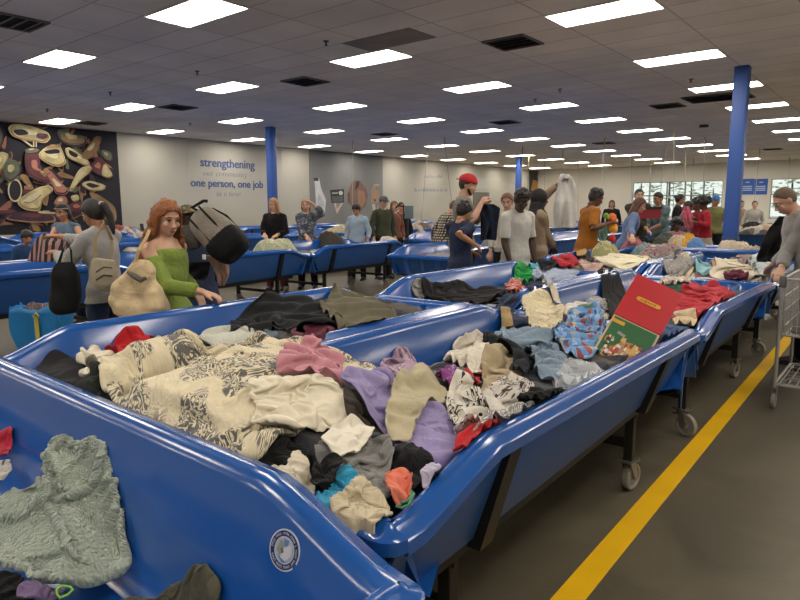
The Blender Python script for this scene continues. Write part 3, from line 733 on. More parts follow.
# --- fabrics
def fabric(name, col, var=.06, bump=.4, rough=.85, sheen=.15, pattern=None, cols=(), scale=1., weave=True, obj=False):
    if name in MATS: return MATS[name]
    m = D.materials.new(name); m.use_nodes = True; nt = m.node_tree; b = nt.nodes['Principled BSDF']; N = nt.nodes.new; L = nt.links.new
    b.inputs['Roughness'].default_value = rough; b.inputs['Sheen Weight'].default_value = sheen*min(1, .15+2.2*sum(lin(col))/3); b.inputs['Sheen Roughness'].default_value = .6; b.inputs['Specular IOR Level'].default_value = .25
    if obj:
        tcn = N('ShaderNodeTexCoord')
        class _U: outputs = [tcn.outputs['Object']]
        uv = _U
    else: uv = N('ShaderNodeUVMap')
    lum = sum(lin(col))/3
    if lum < .03: col = '%02x%02x%02x' % tuple(int(int(col[i:i+2], 16)*.72) for i in (0, 2, 4))
    def noise_(sc, det=3, dist=0, out='Fac', vec=None):
        n = N('ShaderNodeTexNoise'); n.inputs['Scale'].default_value = sc; n.inputs['Detail'].default_value = det; n.inputs['Distortion'].default_value = dist
        L((vec or uv.outputs[0]), n.inputs['Vector']); return n.outputs[out]
    def ramp(v, stops, interp='CONSTANT'):
        r = N('ShaderNodeValToRGB'); r.color_ramp.interpolation = interp; e = r.color_ramp.elements
        while len(e) < len(stops): e.new(.5)
        for i, (p, c) in enumerate(stops): e[i].position = p; e[i].color = (*lin(c), 1)
        L(v, r.inputs[0]); return r.outputs[0]
    def mixc(f, a, c):
        x = N('ShaderNodeMix'); x.data_type = 'RGBA'; L(f, x.inputs['Factor'])
        for s, q in (('A', a), ('B', c)):
            if isinstance(q, str): x.inputs[s].default_value = (*lin(q), 1)
            else: L(q, x.inputs[s])
        return x.outputs['Result']
    colo = None
    if pattern == 'floral':
        n1 = noise_(9*scale, 2, 2.2)
        mth = N('ShaderNodeMath'); mth.operation = 'PINGPONG'; mth.inputs[1].default_value = .07; L(n1, mth.inputs[0])
        ln_ = ramp(mth.outputs[0], [(0, '000000'), (.036, 'ffffff')])
        n2 = noise_(3.2*scale, 1, .6); ms = ramp(n2, [(0, '000000'), (.455, '000000'), (.485, 'ffffff')], 'LINEAR')
        n3 = noise_(13*scale, 2, 1.0); bl = ramp(n3, [(0, '000000'), (.60, 'ffffff')])
        mm = N('ShaderNodeMath'); mm.operation = 'MULTIPLY'; L(ln_, mm.inputs[0]); L(ms, mm.inputs[1])
        m3 = N('ShaderNodeMath'); m3.operation = 'MULTIPLY'; L(bl, m3.inputs[0]); L(ms, m3.inputs[1])
        mx_ = N('ShaderNodeMath'); mx_.operation = 'MAXIMUM'; L(mm.outputs[0], mx_.inputs[0]); L(m3.outputs[0], mx_.inputs[1])
        dk = ramp(noise_(5*scale), [(0, cols[0]), (.5, cols[1])], 'LINEAR')
        colo = mixc(mx_.outputs[0], col, dk)
    elif pattern == 'print':
        v = noise_(7*scale, 2, 1.2); colo = ramp(v, [(0, col), (.53, cols[0]), (.585, col), (.66, cols[1] if len(cols) > 1 else cols[0])])
    elif pattern == 'patches':
        vo = N('ShaderNodeTexVoronoi'); vo.inputs['Scale'].default_value = 9*scale; L(uv.outputs[0], vo.inputs['Vector'])
        sp = N('ShaderNodeSeparateColor'); L(vo.outputs['Color'], sp.inputs[0])
        k = len(cols); colo = ramp(sp.outputs[0], [(0, col)]+[(.45+.55*i/k, c) for i, c in enumerate(cols)])
    elif pattern == 'stripes':
        w = N('ShaderNodeTexWave'); w.inputs['Scale'].default_value = 5*scale; w.inputs['Distortion'].default_value = .4; L(uv.outputs[0], w.inputs['Vector'])
        colo = ramp(w.outputs['Fac'], [(0, col), (.5, cols[0])])
    elif pattern == 'dots':
        vo = N('ShaderNodeTexVoronoi'); vo.inputs['Scale'].default_value = 40*scale; vo.inputs['Randomness'].default_value = .2; L(uv.outputs[0], vo.inputs['Vector'])
        colo = ramp(vo.outputs['Distance'], [(0, cols[0]), (.3, col)])
    elif pattern == 'plaid':
        ck = []
        for ax in ('XZ' if obj else 'XY'):
            w = N('ShaderNodeTexWave'); w.bands_direction = ax; w.inputs['Scale'].default_value = 3*scale; L(uv.outputs[0], w.inputs['Vector']); ck.append(ramp(w.outputs['Fac'], [(0, '000000'), (.55, 'ffffff')]))
        m3 = N('ShaderNodeMath'); m3.operation = 'MAXIMUM'; L(ck[0], m3.inputs[0]); L(ck[1], m3.inputs[1]); colo = mixc(m3.outputs[0], col, cols[0])
    base = colo
    v = noise_(12, 4)
    mr = N('ShaderNodeMapRange'); mr.inputs[1].default_value = .3; mr.inputs[2].default_value = .7; mr.inputs[3].default_value = 1-var; mr.inputs[4].default_value = 1+var; L(v, mr.inputs[0])
    sc_ = N('ShaderNodeVectorMath'); sc_.operation = 'SCALE'; L(mr.outputs[0], sc_.inputs['Scale'])
    if base is not None: L(base, sc_.inputs[0])
    else: sc_.inputs[0].default_value = lin(col)
    L(sc_.outputs[0], b.inputs['Base Color'])
    if pattern == 'terry' or pattern == 'knit':
        vo = N('ShaderNodeTexVoronoi'); vo.inputs['Scale'].default_value = (95 if pattern == 'terry' else 60)*scale; L(uv.outputs[0], vo.inputs['Vector'])
        hgt = vo.outputs['Distance']; bp = N('ShaderNodeBump'); bp.invert = True; bp.inputs['Strength'].default_value = bump; bp.inputs['Distance'].default_value = .012; L(hgt, bp.inputs['Height'])
    else:
        a = noise_(9 if obj else 16, 5, 1.5); a2 = N('ShaderNodeTexNoise'); a2.noise_type = 'RIDGED_MULTIFRACTAL'; a2.normalize = True; a2.inputs['Scale'].default_value = 3.2 if obj else 5.0; a2.inputs['Detail'].default_value = 3; a2.inputs['Distortion'].default_value = .8; L(uv.outputs[0], a2.inputs['Vector'])
        ad = N('ShaderNodeMath'); ad.operation = 'MULTIPLY_ADD'; ad.inputs[1].default_value = 1.3; L(a2.outputs[0], ad.inputs[0]); L(a, ad.inputs[2])
        bp = N('ShaderNodeBump'); bp.inputs['Strength'].default_value = min(1, bump*1.6); bp.inputs['Distance'].default_value = .022; L(ad.outputs[0], bp.inputs['Height'])
    L(bp.outputs[0], b.inputs['Normal'])
    MATS[name] = m; return m

def fabo(name, col, **kw): return fabric(name+' worn', col, obj=True, **kw)
# ------------------------------------------------------------------ the heaps, bottom to top
def mound(cx, cy, rz, label, cols, seed):
    """the tangled clothes nobody could count, under the garments one can see"""
    c, s = math.cos(rz), math.sin(rz); nu, nv = 44, 96
    u = np.linspace(-BW/2+.19, BW/2-.19, nu); v = np.linspace(-BL/2+.19, BL/2-.19, nv); U, V = np.meshgrid(u, v, indexing='ij')
    x = cx+U*c-V*s; y = cy+U*s+V*c; rng = np.random.RandomState(seed)
    z = samp(H, x, y); f = 0
    for k in range(6):
        a = rng.rand()*PI; w = rng.uniform(.1, .25); f = f+np.abs(np.sin((x*math.cos(a)+y*math.sin(a))*PI/w+rng.rand()*6+1.5*np.sin(7*x+5*y+k)))
    z = np.maximum(z-.03+.05*(f/6), .575)
    X = np.stack([x, y, z], -1); X[0, :, 2] = X[-1, :, 2] = .64; X[:, 0, 2] = X[:, -1, 2] = .64
    o = grid_mesh('clothes_heap', X, np.stack([x, y], -1), fabric(label, cols[0], pattern='patches', cols=cols[1:], scale=.5), 0, 0)
    tag(o, label, 'clothes', kind='stuff')
mound(rowx(2.52)+.685, 2.52, ROT, 'tangled dark clothes under the comforter heap by the yellow line', ['3a3b40', '55524e', '2b2c33', '77726a', '20242e'], 1)
mound(rowx(2.52)-.685, 2.52, ROT, 'tangled dark clothes under the black and olive jackets', ['24262a', '3c3c3c', '1c2130', '4a4640', '2a2a30'], 2)
mound(rowx(5.54)+.685, 5.54, ROT, 'tangled mixed clothes around the red and green box', ['4a4d58', '8a8478', '35435e', '9a948a', '30323a'], 3)
mound(rowx(5.54)-.685, 5.54, ROT, 'tangled mixed clothes under the long black coat', ['2c2f36', '6b7a94', '3a3f4c', '8a8a8c', '24324a'], 4)
mound(rowx(8.56)+.685, 8.56, ROT, 'tangled pale clothes where the man in grey reaches in', ['a8a090', '7d766c', '8a9aa8', 'c2bbab', '6a4a52'], 5)
mound(rowx(8.56)-.685, 8.56, ROT, 'tangled mixed clothes before the man in the mustard shirt', ['8d8576', '5a5560', '7a2f38', 'b5ae9c', '3a4252'], 6)
C_ = lambda k, col, **kw: fabric(k, col, **kw)
# far-side near bin
cloth('black_hat', 'smooth black felt hat-like dome lying behind the front bin wall', 'hat', [(32,364),(45,354),(62,350),(78,354),(92,366),(98,378),(88,387),(70,380),(50,370)], C_('felt_black', '161518', bump=.05), n=26, slack=1.08, amp=.05, lift=.05)
cloth('knit_sweater', 'dark green knit beside the black dome', 'sweater', [(84,382),(96,371),(118,365),(122,372),(112,382),(98,389)], C_('green_knit', '1d2a22', pattern='knit', bump=.6), n=22)
cloth('garment', 'cream white garment between the black dome and the red one', 'clothing', [(78,358),(90,347),(100,348),(110,356),(106,366),(94,372),(86,367)], C_('cream_a', 'd3cab5'), n=24, slack=1.4)
cloth('garment', 'light grey blue garment under the red one', 'clothing', [(126,362),(146,348),(158,342),(168,352),(166,364),(140,368)], C_('greyblue', '8f9aa5'), n=24)
cloth('garment', 'small cream and orange print garment between the red one and the comforter', 'clothing', [(158,342),(165,336),(180,338),(198,347),(188,354),(168,358)], C_('cream_orange', 'c9bfa0', pattern='print', cols=('b8893c', '7c8694')), n=24)
cloth('garment', 'bright red garment bunched on the far side heap', 'clothing', [(103,352),(115,340),(127,330),(145,332),(158,342),(147,350),(134,362),(124,361),(116,353)], C_('red_a', 'a81620'), n=32, slack=1.35, lift=.04)
cloth('garment', 'black strip of cloth tucked along the comforter edge', 'clothing', [(128,366),(160,358),(200,350),(204,356),(170,364),(135,372)], C_('black_a', '17171a'), n=22)
cloth('garment', 'pale striped garment with orange cuff behind the comforter', 'clothing', [(211,344),(213,333),(222,327),(236,325),(250,330),(256,336),(245,342),(230,346)], C_('pale_stripe', 'bfc0b4', pattern='stripes', cols=('a0a496',), scale=6), n=26, slack=1.4)
cloth('garment', 'small orange red garment poking out above the black jacket', 'clothing', [(260,305),(266,299),(276,299),(279,305),(270,309)], C_('orange_a', 'a8543e'), n=16, lift=.05)
cloth('garment', 'burgundy garment between the black jacket and the bin divider', 'clothing', [(292,335),(305,326),(322,325),(336,330),(326,338),(305,342)], C_('burgundy', '5b2436'), n=24, slack=1.4)
cloth('garment', 'blue grey garment under the black jacket hem', 'clothing', [(255,336),(262,327),(276,326),(280,334),(268,340)], C_('slate', '4d5a6c'), n=18)
cloth('jacket', 'black jacket sprawled across the far side bin', 'jacket', [(228,326),(240,316),(255,307),(275,299),(300,296),(320,303),(335,317),(340,328),(322,332),(300,330),(280,326),(255,325),(240,330)], C_('black_jacket', '1d1f23', bump=.12), n=40, slack=1.22, lift=.05, wl=.16)
cloth('jacket', 'olive green jacket draped beside the black one', 'jacket', [(320,305),(330,295),(343,287),(360,293),(380,302),(400,312),(385,321),(365,325),(345,329),(333,324),(322,314)], C_('olive', '55503c', bump=.12), n=36, slack=1.15, lift=.05, wl=.18)
# comforter heap
cloth('garment', 'black garment at the foot of the white sheer dress', 'clothing', [(245,440),(262,432),(285,433),(305,440),(307,452),(290,474),(272,470),(255,462)], C_('black_b', '1a1a1c'), n=26, slack=1.4)
cloth('comforter', 'large cream comforter with dark floral print sprawled over the heap', 'comforter',
      [(97,381),(102,371),(112,366),(140,361),(180,353),(215,345),(245,337),(272,333),(300,339),(330,347),(355,355),(382,366),(380,382),(360,396),(335,408),(305,420),(285,436),(262,456),(240,458),(215,450),(190,440),(150,424),(118,408)],
      fabric('floral_quilt', 'cfc4a5', pattern='floral', cols=('2d3038', '5a5a58'), scale=.95, bump=.5), n=64, slack=1.13, lift=.03, amp=.05, wl=.2, th=.012, thick=.018, T=60, cap=.06)
cloth('dress', 'sheer off white dress spread over the comforter', 'dress', [(248,383),(262,377),(285,378),(310,378),(328,385),(343,397),(346,412),(340,421),(322,425),(302,426),(292,438),(278,437),(262,431),(252,428),(258,412),(252,396)], C_('sheer_white', 'd8d0ba', bump=.15, var=.04), n=48, slack=1.42, wl=.07, cap=.045)
cloth('towel', 'crumpled pink towel on top of the comforter', 'towel', [(277,361),(284,350),(300,347),(313,341),(319,350),(330,352),(343,362),(338,370),(345,384),(335,389),(318,382),(300,377),(282,377)], C_('pink_terry', 'bd8490', bump=.3), n=40, slack=1.5, wl=.08)
cloth('garment', 'dark brown garment peeking out right of the white dress', 'clothing', [(342,402),(352,398),(366,408),(372,422),(360,430),(346,420)], C_('brown_a', '3a342c'), n=20)
cloth('shirt', 'mauve patterned top against the inner bin wall', 'shirt', [(380,372),(388,357),(404,351),(412,359),(425,368),(422,377),(402,381),(386,380)], C_('mauve', 'a58ba0', pattern='print', cols=('5d4a60', 'c5b3c0'), scale=2), n=30, slack=1.45)
cloth('shirt', 'lavender shirt bunched in the middle of the heap', 'shirt', [(339,390),(352,379),(370,374),(390,378),(420,398),(436,398),(450,412),(460,432),(460,449),(440,465),(420,461),(405,453),(388,428),(372,421),(357,407),(345,399)], C_('lavender', '8d82ae', bump=.3), n=46, slack=1.25, wl=.16, lift=.04)
cloth('trousers', 'dark grey trousers beneath the lavender shirt', 'trousers', [(391,452),(402,446),(420,458),(436,466),(444,478),(426,486),(408,480),(397,471)], C_('charcoal', '27272b'), n=26)
cloth('sweater', 'beige sweater arm folded across the lavender shirt', 'sweater', [(388,402),(394,384),(408,374),(430,371),(446,384),(453,397),(438,394),(427,403),(414,425),(408,444),(390,441),(385,425)], C_('beige_knit', 'aba183', pattern='knit', bump=.2, scale=2), n=38, slack=1.12, wl=.2, lift=.05)
cloth('garment', 'pale lilac scrap beside the front rim below the lavender shirt', 'clothing', [(420,483),(432,476),(445,474),(440,486),(428,496)], C_('lilac_pale', 'a9a3b8'), n=18)
cloth('garment', 'grey crumpled tee shirt near the front corner', 'shirt', [(312,452),(318,438),(330,431),(375,431),(389,440),(394,460),(387,470),(390,486),(379,499),(364,492),(350,476),(335,463)], C_('grey_tee', '7d7c7a'), n=40, slack=1.4)
cloth('garment', 'off white crumpled blouse along the front bin wall', 'blouse', [(262,462),(275,462),(287,464),(297,449),(306,460),(316,476),(314,490),(300,490),(285,482),(270,474)], C_('offwhite_a', 'cdc4b0'), n=32, slack=1.4, lift=.04)
cloth('garment', 'white tee shirt lying on the grey one', 'shirt', [(321,438),(335,425),(355,421),(373,428),(376,435),(362,447),(343,461),(331,456),(323,448)], C_('white_tee', 'd9d3c2', bump=.15), n=32, slack=1.14, wl=.16, lift=.03)
cloth('garment', 'turquoise garment near the front corner', 'clothing', [(316,494),(328,484),(338,468),(351,469),(362,486),(354,490),(340,491),(337,499),(322,508)], C_('turquoise', '2e93b8'), n=30, slack=1.5)
cloth('garment', 'small black garment beside the turquoise one', 'clothing', [(311,471),(322,461),(336,461),(345,466),(336,481),(325,489),(312,485)], C_('black_c', '1c1b1e'), n=26, slack=1.3)
cloth('trousers', 'cream cotton trousers crumpled in the front corner', 'trousers', [(326,502),(345,495),(360,486),(376,494),(391,506),(395,518),(381,527),(366,533),(350,528),(335,520)], C_('cream_cotton', 'bdb195'), n=40, slack=1.5, wl=.07)
cloth('garment', 'coral pink garment near the front rim', 'clothing', [(384,479),(393,473),(406,471),(413,480),(409,493),(398,499),(388,495)], C_('coral', 'd4745c', bump=.2), n=28, slack=1.4, lift=.04)
cloth('skirt', 'red garment along the front rim under the print skirt', 'clothing', [(456,453),(460,440),(470,438),(486,424),(502,417),(507,427),(487,438),(476,447),(463,458)], C_('red_b', 'b01a22'), n=26, slack=1.35)
cloth('garment', 'grey spotted garment tucked along the front rim', 'clothing', [(474,446),(490,432),(505,420),(520,411),(538,405),(534,416),(512,427),(492,442)], C_('grey_dots', '8a8a88', pattern='dots', cols=('cfcdc8',)), n=26)
cloth('blouse', 'white blouse piled against the inner bin wall', 'blouse', [(445,354),(458,343),(475,333),(492,335),(503,340),(496,350),(500,360),(486,368),(470,364),(455,361)], C_('white_blouse', 'cfc8b8'), n=34, slack=1.45)
cloth('garment', 'magenta and violet scarf beside the beige sweater', 'scarf', [(438,374),(447,364),(457,367),(464,376),(472,384),(461,390),(447,386)], C_('magenta', '7d3a78', pattern='print', cols=('9a86b4', '5a2a60')), n=24, slack=1.4)
cloth('garment', 'red folded strap in the middle of the heap', 'clothing', [(454,391),(463,379),(480,367),(480,380),(469,388)], C_('red_c', 'b81f28'), n=20, slack=1.1, lift=.05)
cloth('garment', 'cream round cushiony garment between white blouse and tan cloth', 'clothing', [(466,356),(476,347),(490,347),(498,357),(494,370),(480,374),(468,368)], C_('cream_b', 'd6cfbe'), n=26, slack=1.15, lift=.06, amp=.05)
cloth('sweater', 'tan knitted sweater twisted below the denim jacket', 'sweater', [(478,369),(490,360),(505,357),(521,354),(523,370),(508,381),(497,396),(482,402),(475,393),(487,380)], C_('tan_knit', 'a59678', pattern='knit', bump=.2, scale=2), n=34, slack=1.35, lift=.04)
cloth('skirt', 'white skirt with bold black print at the front of the heap', 'skirt', [(446,392),(456,386),(470,387),(484,400),(494,411),(487,426),(470,441),(455,432),(447,416)], C_('bw_print', 'd0cbbf', pattern='print', cols=('26282c', '55585c'), scale=1.7), n=38, slack=1.4, lift=.04)
cloth('shirt', 'white shirt with scattered dark print beside the denim jacket', 'shirt', [(480,402),(494,392),(505,382),(520,376),(532,384),(532,400),(518,412),(498,418),(486,412)], C_('bw_print_b', 'c6c2b8', pattern='print', cols=('4a3f3c', '2c2e32'), scale=2.4), n=36, slack=1.4)
cloth('garment', 'black trousers leg beside the front rim', 'trousers', [(518,407),(530,395),(545,388),(570,386),(562,396),(541,407),(525,416)], C_('black_d', '1b1b1d'), n=26)
cloth('jacket', 'dark navy jacket lining under the pale denim', 'jacket', [(481,346),(495,335),(530,331),(552,337),(540,350),(528,366),(520,380),(511,373),(514,358),(500,360),(489,353)], C_('navy_dark', '1e232e'), n=34, slack=1.3)
cloth('jacket', 'pale blue denim jacket crumpled at the bin joint', 'jacket', [(496,340),(515,335),(540,336),(557,345),(568,358),(568,371),(552,378),(540,374),(530,354),(512,352),(501,351)], C_('pale_denim', '76899a', bump=.35), n=40, slack=1.35, lift=.05)
mplas = mat('clear_plastic', 'c9d0d4', rough=.12, alpha=.45, bump=.5, bscale=25, spec=.8)
cloth('plastic_bag', 'clear crinkled plastic bag beside the box by the front rim', 'plastic bag', [(553,392),(560,375),(570,361),(586,364),(606,369),(594,381),(572,392)], mplas, n=34, slack=1.45, lift=.03, thick=0)
cloth('blanket', 'cream blanket spread behind the cartoon cloth', 'blanket', [(555,309),(575,304),(600,303),(612,311),(604,324),(585,318),(565,318)], C_('cream_c', 'd3cbb6'), n=28)
cloth('garment', 'black and white striped scrap beside the red box', 'clothing', [(587,310),(592,302),(602,300),(607,308),(604,316),(594,316)], C_('bw_stripe', 'c9c6be', pattern='stripes', cols=('26282c',), scale=5), n=22, lift=.04)
cloth('blanket', 'light blue cloth with colourful printed patches beside the box', 'blanket', [(549,332),(560,320),(575,313),(593,311),(604,319),(602,336),(597,352),(585,356),(570,352),(555,343)], C_('blue_cartoon', '5f8cbf', pattern='patches', cols=('9a4a44', '8fb0d8', '4f6f56', 'b0a468', '34466c', '7aa4d0', '8fb0d8', '6f9aca'), scale=3.2), n=38, slack=1.35)
cloth('jacket', 'dark navy sweatshirt hung over the corner of the bin divider', 'sweatshirt', [(495,306),(510,292),(528,283),(541,279),(545,290),(560,302),(546,303),(530,300),(527,313),(532,332),(511,332),(500,321)], C_('navy_a', '222c44'), n=38, slack=1.3, lift=.04)
cloth('sweater', 'cream cable knit sweater next to the navy sweatshirt', 'sweater', [(519,298),(535,295),(550,302),(566,309),(564,321),(553,336),(531,335),(526,318)], C_('cable_knit', 'cbbf9d', pattern='knit', bump=.9, scale=.8), n=34, slack=1.12, wl=.2, lift=.03)
cloth('scarf', 'yellowish tan scarf hanging over the end of the divider', 'scarf', [(499,308),(506,308),(511,320),(514,332),(508,337),(502,335),(501,320)], C_('tan_scarf', '9c8354'), n=20, slack=1.1)
cloth('strap', 'cream strap trailing from the navy sweatshirt', 'strap', [(541,283),(546,283),(556,296),(563,305),(557,308),(549,298)], C_('cream_strap', 'bdb49c'), n=16, slack=1.08)
# second bin along the line
cloth('garment', 'green garment tucked behind the red box', 'clothing', [(662,284),(676,281),(692,286),(694,292),(680,295),(666,291)], C_('green_dark', '1d4a36'), n=20)
cloth('garment', 'white flowered scarf behind the top of the red box', 'scarf', [(655,284),(664,279),(676,277),(689,278),(692,286),(678,286),(666,288)], C_('white_flower', 'c2bdb0', pattern='print', cols=('b8606c', '8a8478'), scale=2), n=22, slack=1.4)
cloth('garment', 'large bright red sweatshirt heaped beside the box', 'sweatshirt', [(674,314),(677,298),(690,288),(705,284),(723,286),(733,293),(730,299),(713,307),(701,317),(688,321)], C_('red_fleece', 'b02a36'), n=40, slack=1.3, lift=.05, wl=.14)
cloth('garment', 'blue denim leg beside the box at the rim', 'trousers', [(655,335),(664,325),(680,322),(692,326),(680,334),(664,342)], C_('blue_denim', '4a648c'), n=22)
cloth('garment', 'small cream cloth between the box and the red sweatshirt', 'clothing', [(672,324),(680,316),(694,318),(697,326),(684,330)], C_('cream_d', 'cdb894'), n=20, slack=1.4, lift=.03)
cloth('trousers', 'black trousers slung over the divider behind the box', 'trousers', [(592,268),(605,265),(616,274),(626,290),(634,302),(622,312),(608,322),(603,300),(601,280)], C_('black_e', '17171a'), n=26, slack=1.08)
# far-side second bin
cloth('garment', 'grey patterned sleeve at the end of the black coat', 'clothing', [(411,296),(413,283),(420,279),(428,284),(428,295),(420,298)], C_('grey_pattern', '8a8780', pattern='print', cols=('3a3a3c', '5c5a58'), scale=2), n=20, lift=.04)
cloth('coat', 'long black coat stretched along the far side bin', 'coat', [(420,297),(424,285),(440,284),(465,281),(490,286),(508,293),(498,302),(470,301),(445,299)], C_('black_coat', '201f22', bump=.15), n=36, slack=1.2, lift=.05, wl=.16)
cloth('garment', 'bright green garment on the far side heap', 'clothing', [(511,280),(518,268),(530,264),(538,269),(533,279),(525,286),(515,287)], C_('bright_green', '1f9a4a'), n=28, slack=1.5, lift=.04)
cloth('garment', 'red scrap below the bright green garment', 'clothing', [(505,289),(512,284),(522,286),(520,292),(510,294)], C_('red_d', 'a8352c', pattern='print', cols=('c9bfb4',), scale=3), n=16)
cloth('garment', 'cyan garment above the bright green one', 'clothing', [(527,267),(534,261),(542,264),(540,270),(532,271)], C_('cyan_a', '4aa4bf'), n=16, lift=.04)
cloth('shirt', 'white and blue striped shirt right of the green garment', 'shirt', [(530,277),(540,268),(555,263),(572,267),(576,275),(558,281),(540,282)], C_('blue_stripe', 'b4bcc8', pattern='stripes', cols=('6c80a4',), scale=6), n=30, slack=1.4)
cloth('garment', 'dark navy garment behind the striped shirt', 'clothing', [(534,270),(545,264),(556,262),(560,268),(546,273)], C_('navy_b', '262b36'), n=18)
# third bins
cloth('garment', 'red jacket lying in front of the man in mustard', 'jacket', [(548,264),(560,256),(575,254),(580,264),(562,268)], C_('red_e', 'a82230'), n=24, lift=.05)
cloth('garment', 'pink patterned garment right of the red jacket', 'clothing', [(578,266),(584,257),(598,258),(606,267),(592,271)], C_('pink_pattern', 'b09a90', pattern='print', cols=('8a4a4c', 'd0c4b4'), scale=2), n=22)
cloth('blanket', 'large cream blanket on the bin before the woman in blue', 'blanket', [(600,265),(614,253),(635,250),(652,257),(650,264),(638,269),(622,267)], C_('cream_e', 'd9d0b2'), n=36, slack=1.25, lift=.04)
cloth('garment', 'black braces laid over the bin wall by the mustard shirt', 'strap', [(566,254),(569,248),(580,246),(590,255),(596,264),(589,266),(581,254)], C_('black_f', '19191c'), n=18, slack=1.06)
cloth('garment', 'orange and green scrap over the bin wall between the braces', 'clothing', [(571,250),(578,248),(586,257),(582,262),(575,257)], C_('orange_green', 'c08a54', pattern='print', cols=('7d9a6a', 'd09a74')), n=14)
cloth('scarf', 'beige scarf draped over the third bin wall', 'scarf', [(664,256),(676,249),(688,252),(692,268),(690,277),(682,274),(678,260)], C_('beige_a', 'c4b79a'), n=24, slack=1.15, lift=.03)
cloth('garment', 'grey patterned cloth left of the beige scarf', 'clothing', [(656,258),(668,252),(676,262),(680,278),(670,276),(662,265)], C_('grey_lace', '8a8680', pattern='print', cols=('4a4648', 'bdb8b0'), scale=3), n=22)
cloth('garment', 'pale cyan garment in the third bin', 'clothing', [(693,270),(698,263),(708,264),(714,270),(704,275)], C_('cyan_b', '86b4bd'), n=20, slack=1.5)
cloth('garment', 'small peach garment right of the cyan one', 'clothing', [(710,268),(716,262),(724,264),(722,271),(714,273)], C_('peach', 'b98a6a'), n=16)
cloth('sheet', 'cream sheet heaped where the man in grey reaches', 'sheet', [(710,274),(722,260),(742,252),(760,258),(772,268),(758,278),(736,279)], C_('cream_f', 'd2c9b2'), n=36, slack=1.4, lift=.04)
cloth('shirt', 'brownish mauve print shirt on the cream sheet', 'shirt', [(738,256),(748,250),(762,256),(770,266),(758,268),(744,266)], C_('mauve_print', '8d7a78', pattern='print', cols=('6a5658', 'b0a29c'), scale=3), n=26, slack=1.3)
cloth('shirt', 'pale blue shirt in front of the print shirt', 'shirt', [(748,268),(756,261),(768,265),(772,272),(760,276)], C_('pale_blue', 'b9c4c6'), n=22, slack=1.35)
cloth('garment', 'burgundy garment hanging over the end wall of the second bin', 'clothing', [(722,276),(732,272),(744,273),(750,277),(742,281),(730,281)], C_('burgundy_b', '5a1f34'), n=20)
# nearest bin
cloth('garment', 'red sleeve at the left edge of the nearest bin', 'clothing', [(-12,455),(-10,436),(2,430),(13,428),(12,436),(4,450)], C_('red_f', 'a01f34'), n=22, slack=1.2, lift=.04, field=S0)
cloth('garment', 'grey spotted sock like scrap under the red sleeve', 'clothing', [(-12,470),(-8,458),(4,454),(12,457),(8,468),(0,476)], C_('grey_spot', 'a8a6a0', pattern='dots', cols=('4a484a',), scale=.6), n=18, field=S0)
cloth('garment', 'mint green garment behind the sage towel', 'clothing', [(-2,502),(14,488),(34,478),(48,478),(48,492),(30,500),(10,508)], C_('mint', '7fa39c', bump=.1), n=26, lift=.03, field=S0)
cloth('garment', 'black garment in the lower left corner', 'clothing', [(-15,572),(0,562),(18,568),(34,582),(30,600),(10,612),(-15,610)], C_('black_g', '121113'), n=24, field=S0)
cloth('garment', 'dull violet garment below the sage towel', 'clothing', [(14,596),(22,582),(50,579),(66,582),(52,592),(30,600)], C_('violet', '6a5878'), n=22, field=S0)
cloth('towel', 'fluffy sage green towel heaped in the nearest bin', 'towel', [(-14,500),(8,494),(28,490),(42,478),(48,462),(45,443),(52,436),(64,437),(76,443),(92,439),(105,449),(108,470),(116,486),(123,520),(128,552),(120,566),(95,578),(70,584),(45,581),(20,567),(-14,560)],
      fabric('sage_terry', '9ba798', pattern='terry', bump=1., scale=1.15, sheen=.3), n=64, slack=1.22, lift=.05, wl=.20, amp=.09, th=.01, thick=.02, T=60, cap=.10, field=S0)
cloth('garment', 'olive garment along the bottom of the nearest bin', 'clothing', [(80,606),(110,596),(135,590),(165,591),(188,584),(197,568),(208,570),(224,592),(215,612),(150,618)], C_('olive_b', '4f4d3c'), n=36, slack=1.25, lift=.02, field=S0)
def loop_cord(name, label, pts, r, m):
    b = MB(); b.tube(pts, r, 8); o = b.build(name, m); tag(o, label, 'cord'); return o
def surf_pts(px, lift=.006): 
    o = []
    for x, y in px:
        p = hit(x, y, np.maximum(S0, H)); p.z += lift; o.append(p)
    return o
loop_cord('elastic_loop', 'small neon green elastic loop below the sage towel', surf_pts([(57,592),(62,588),(70,589),(73,592),(68,597),(60,600),(57,596),(57,592)]), .003, mat('neon_green', '7fc23a', rough=.5))
loop_cord('drawstring', 'green drawstring curled beside the coral garment', surf_pts([(401,505),(408,503),(412,498),(411,492),(414,496),(409,507),(402,510),(396,508)]), .004, mat('green_cord', '3f7a5c', rough=.7))
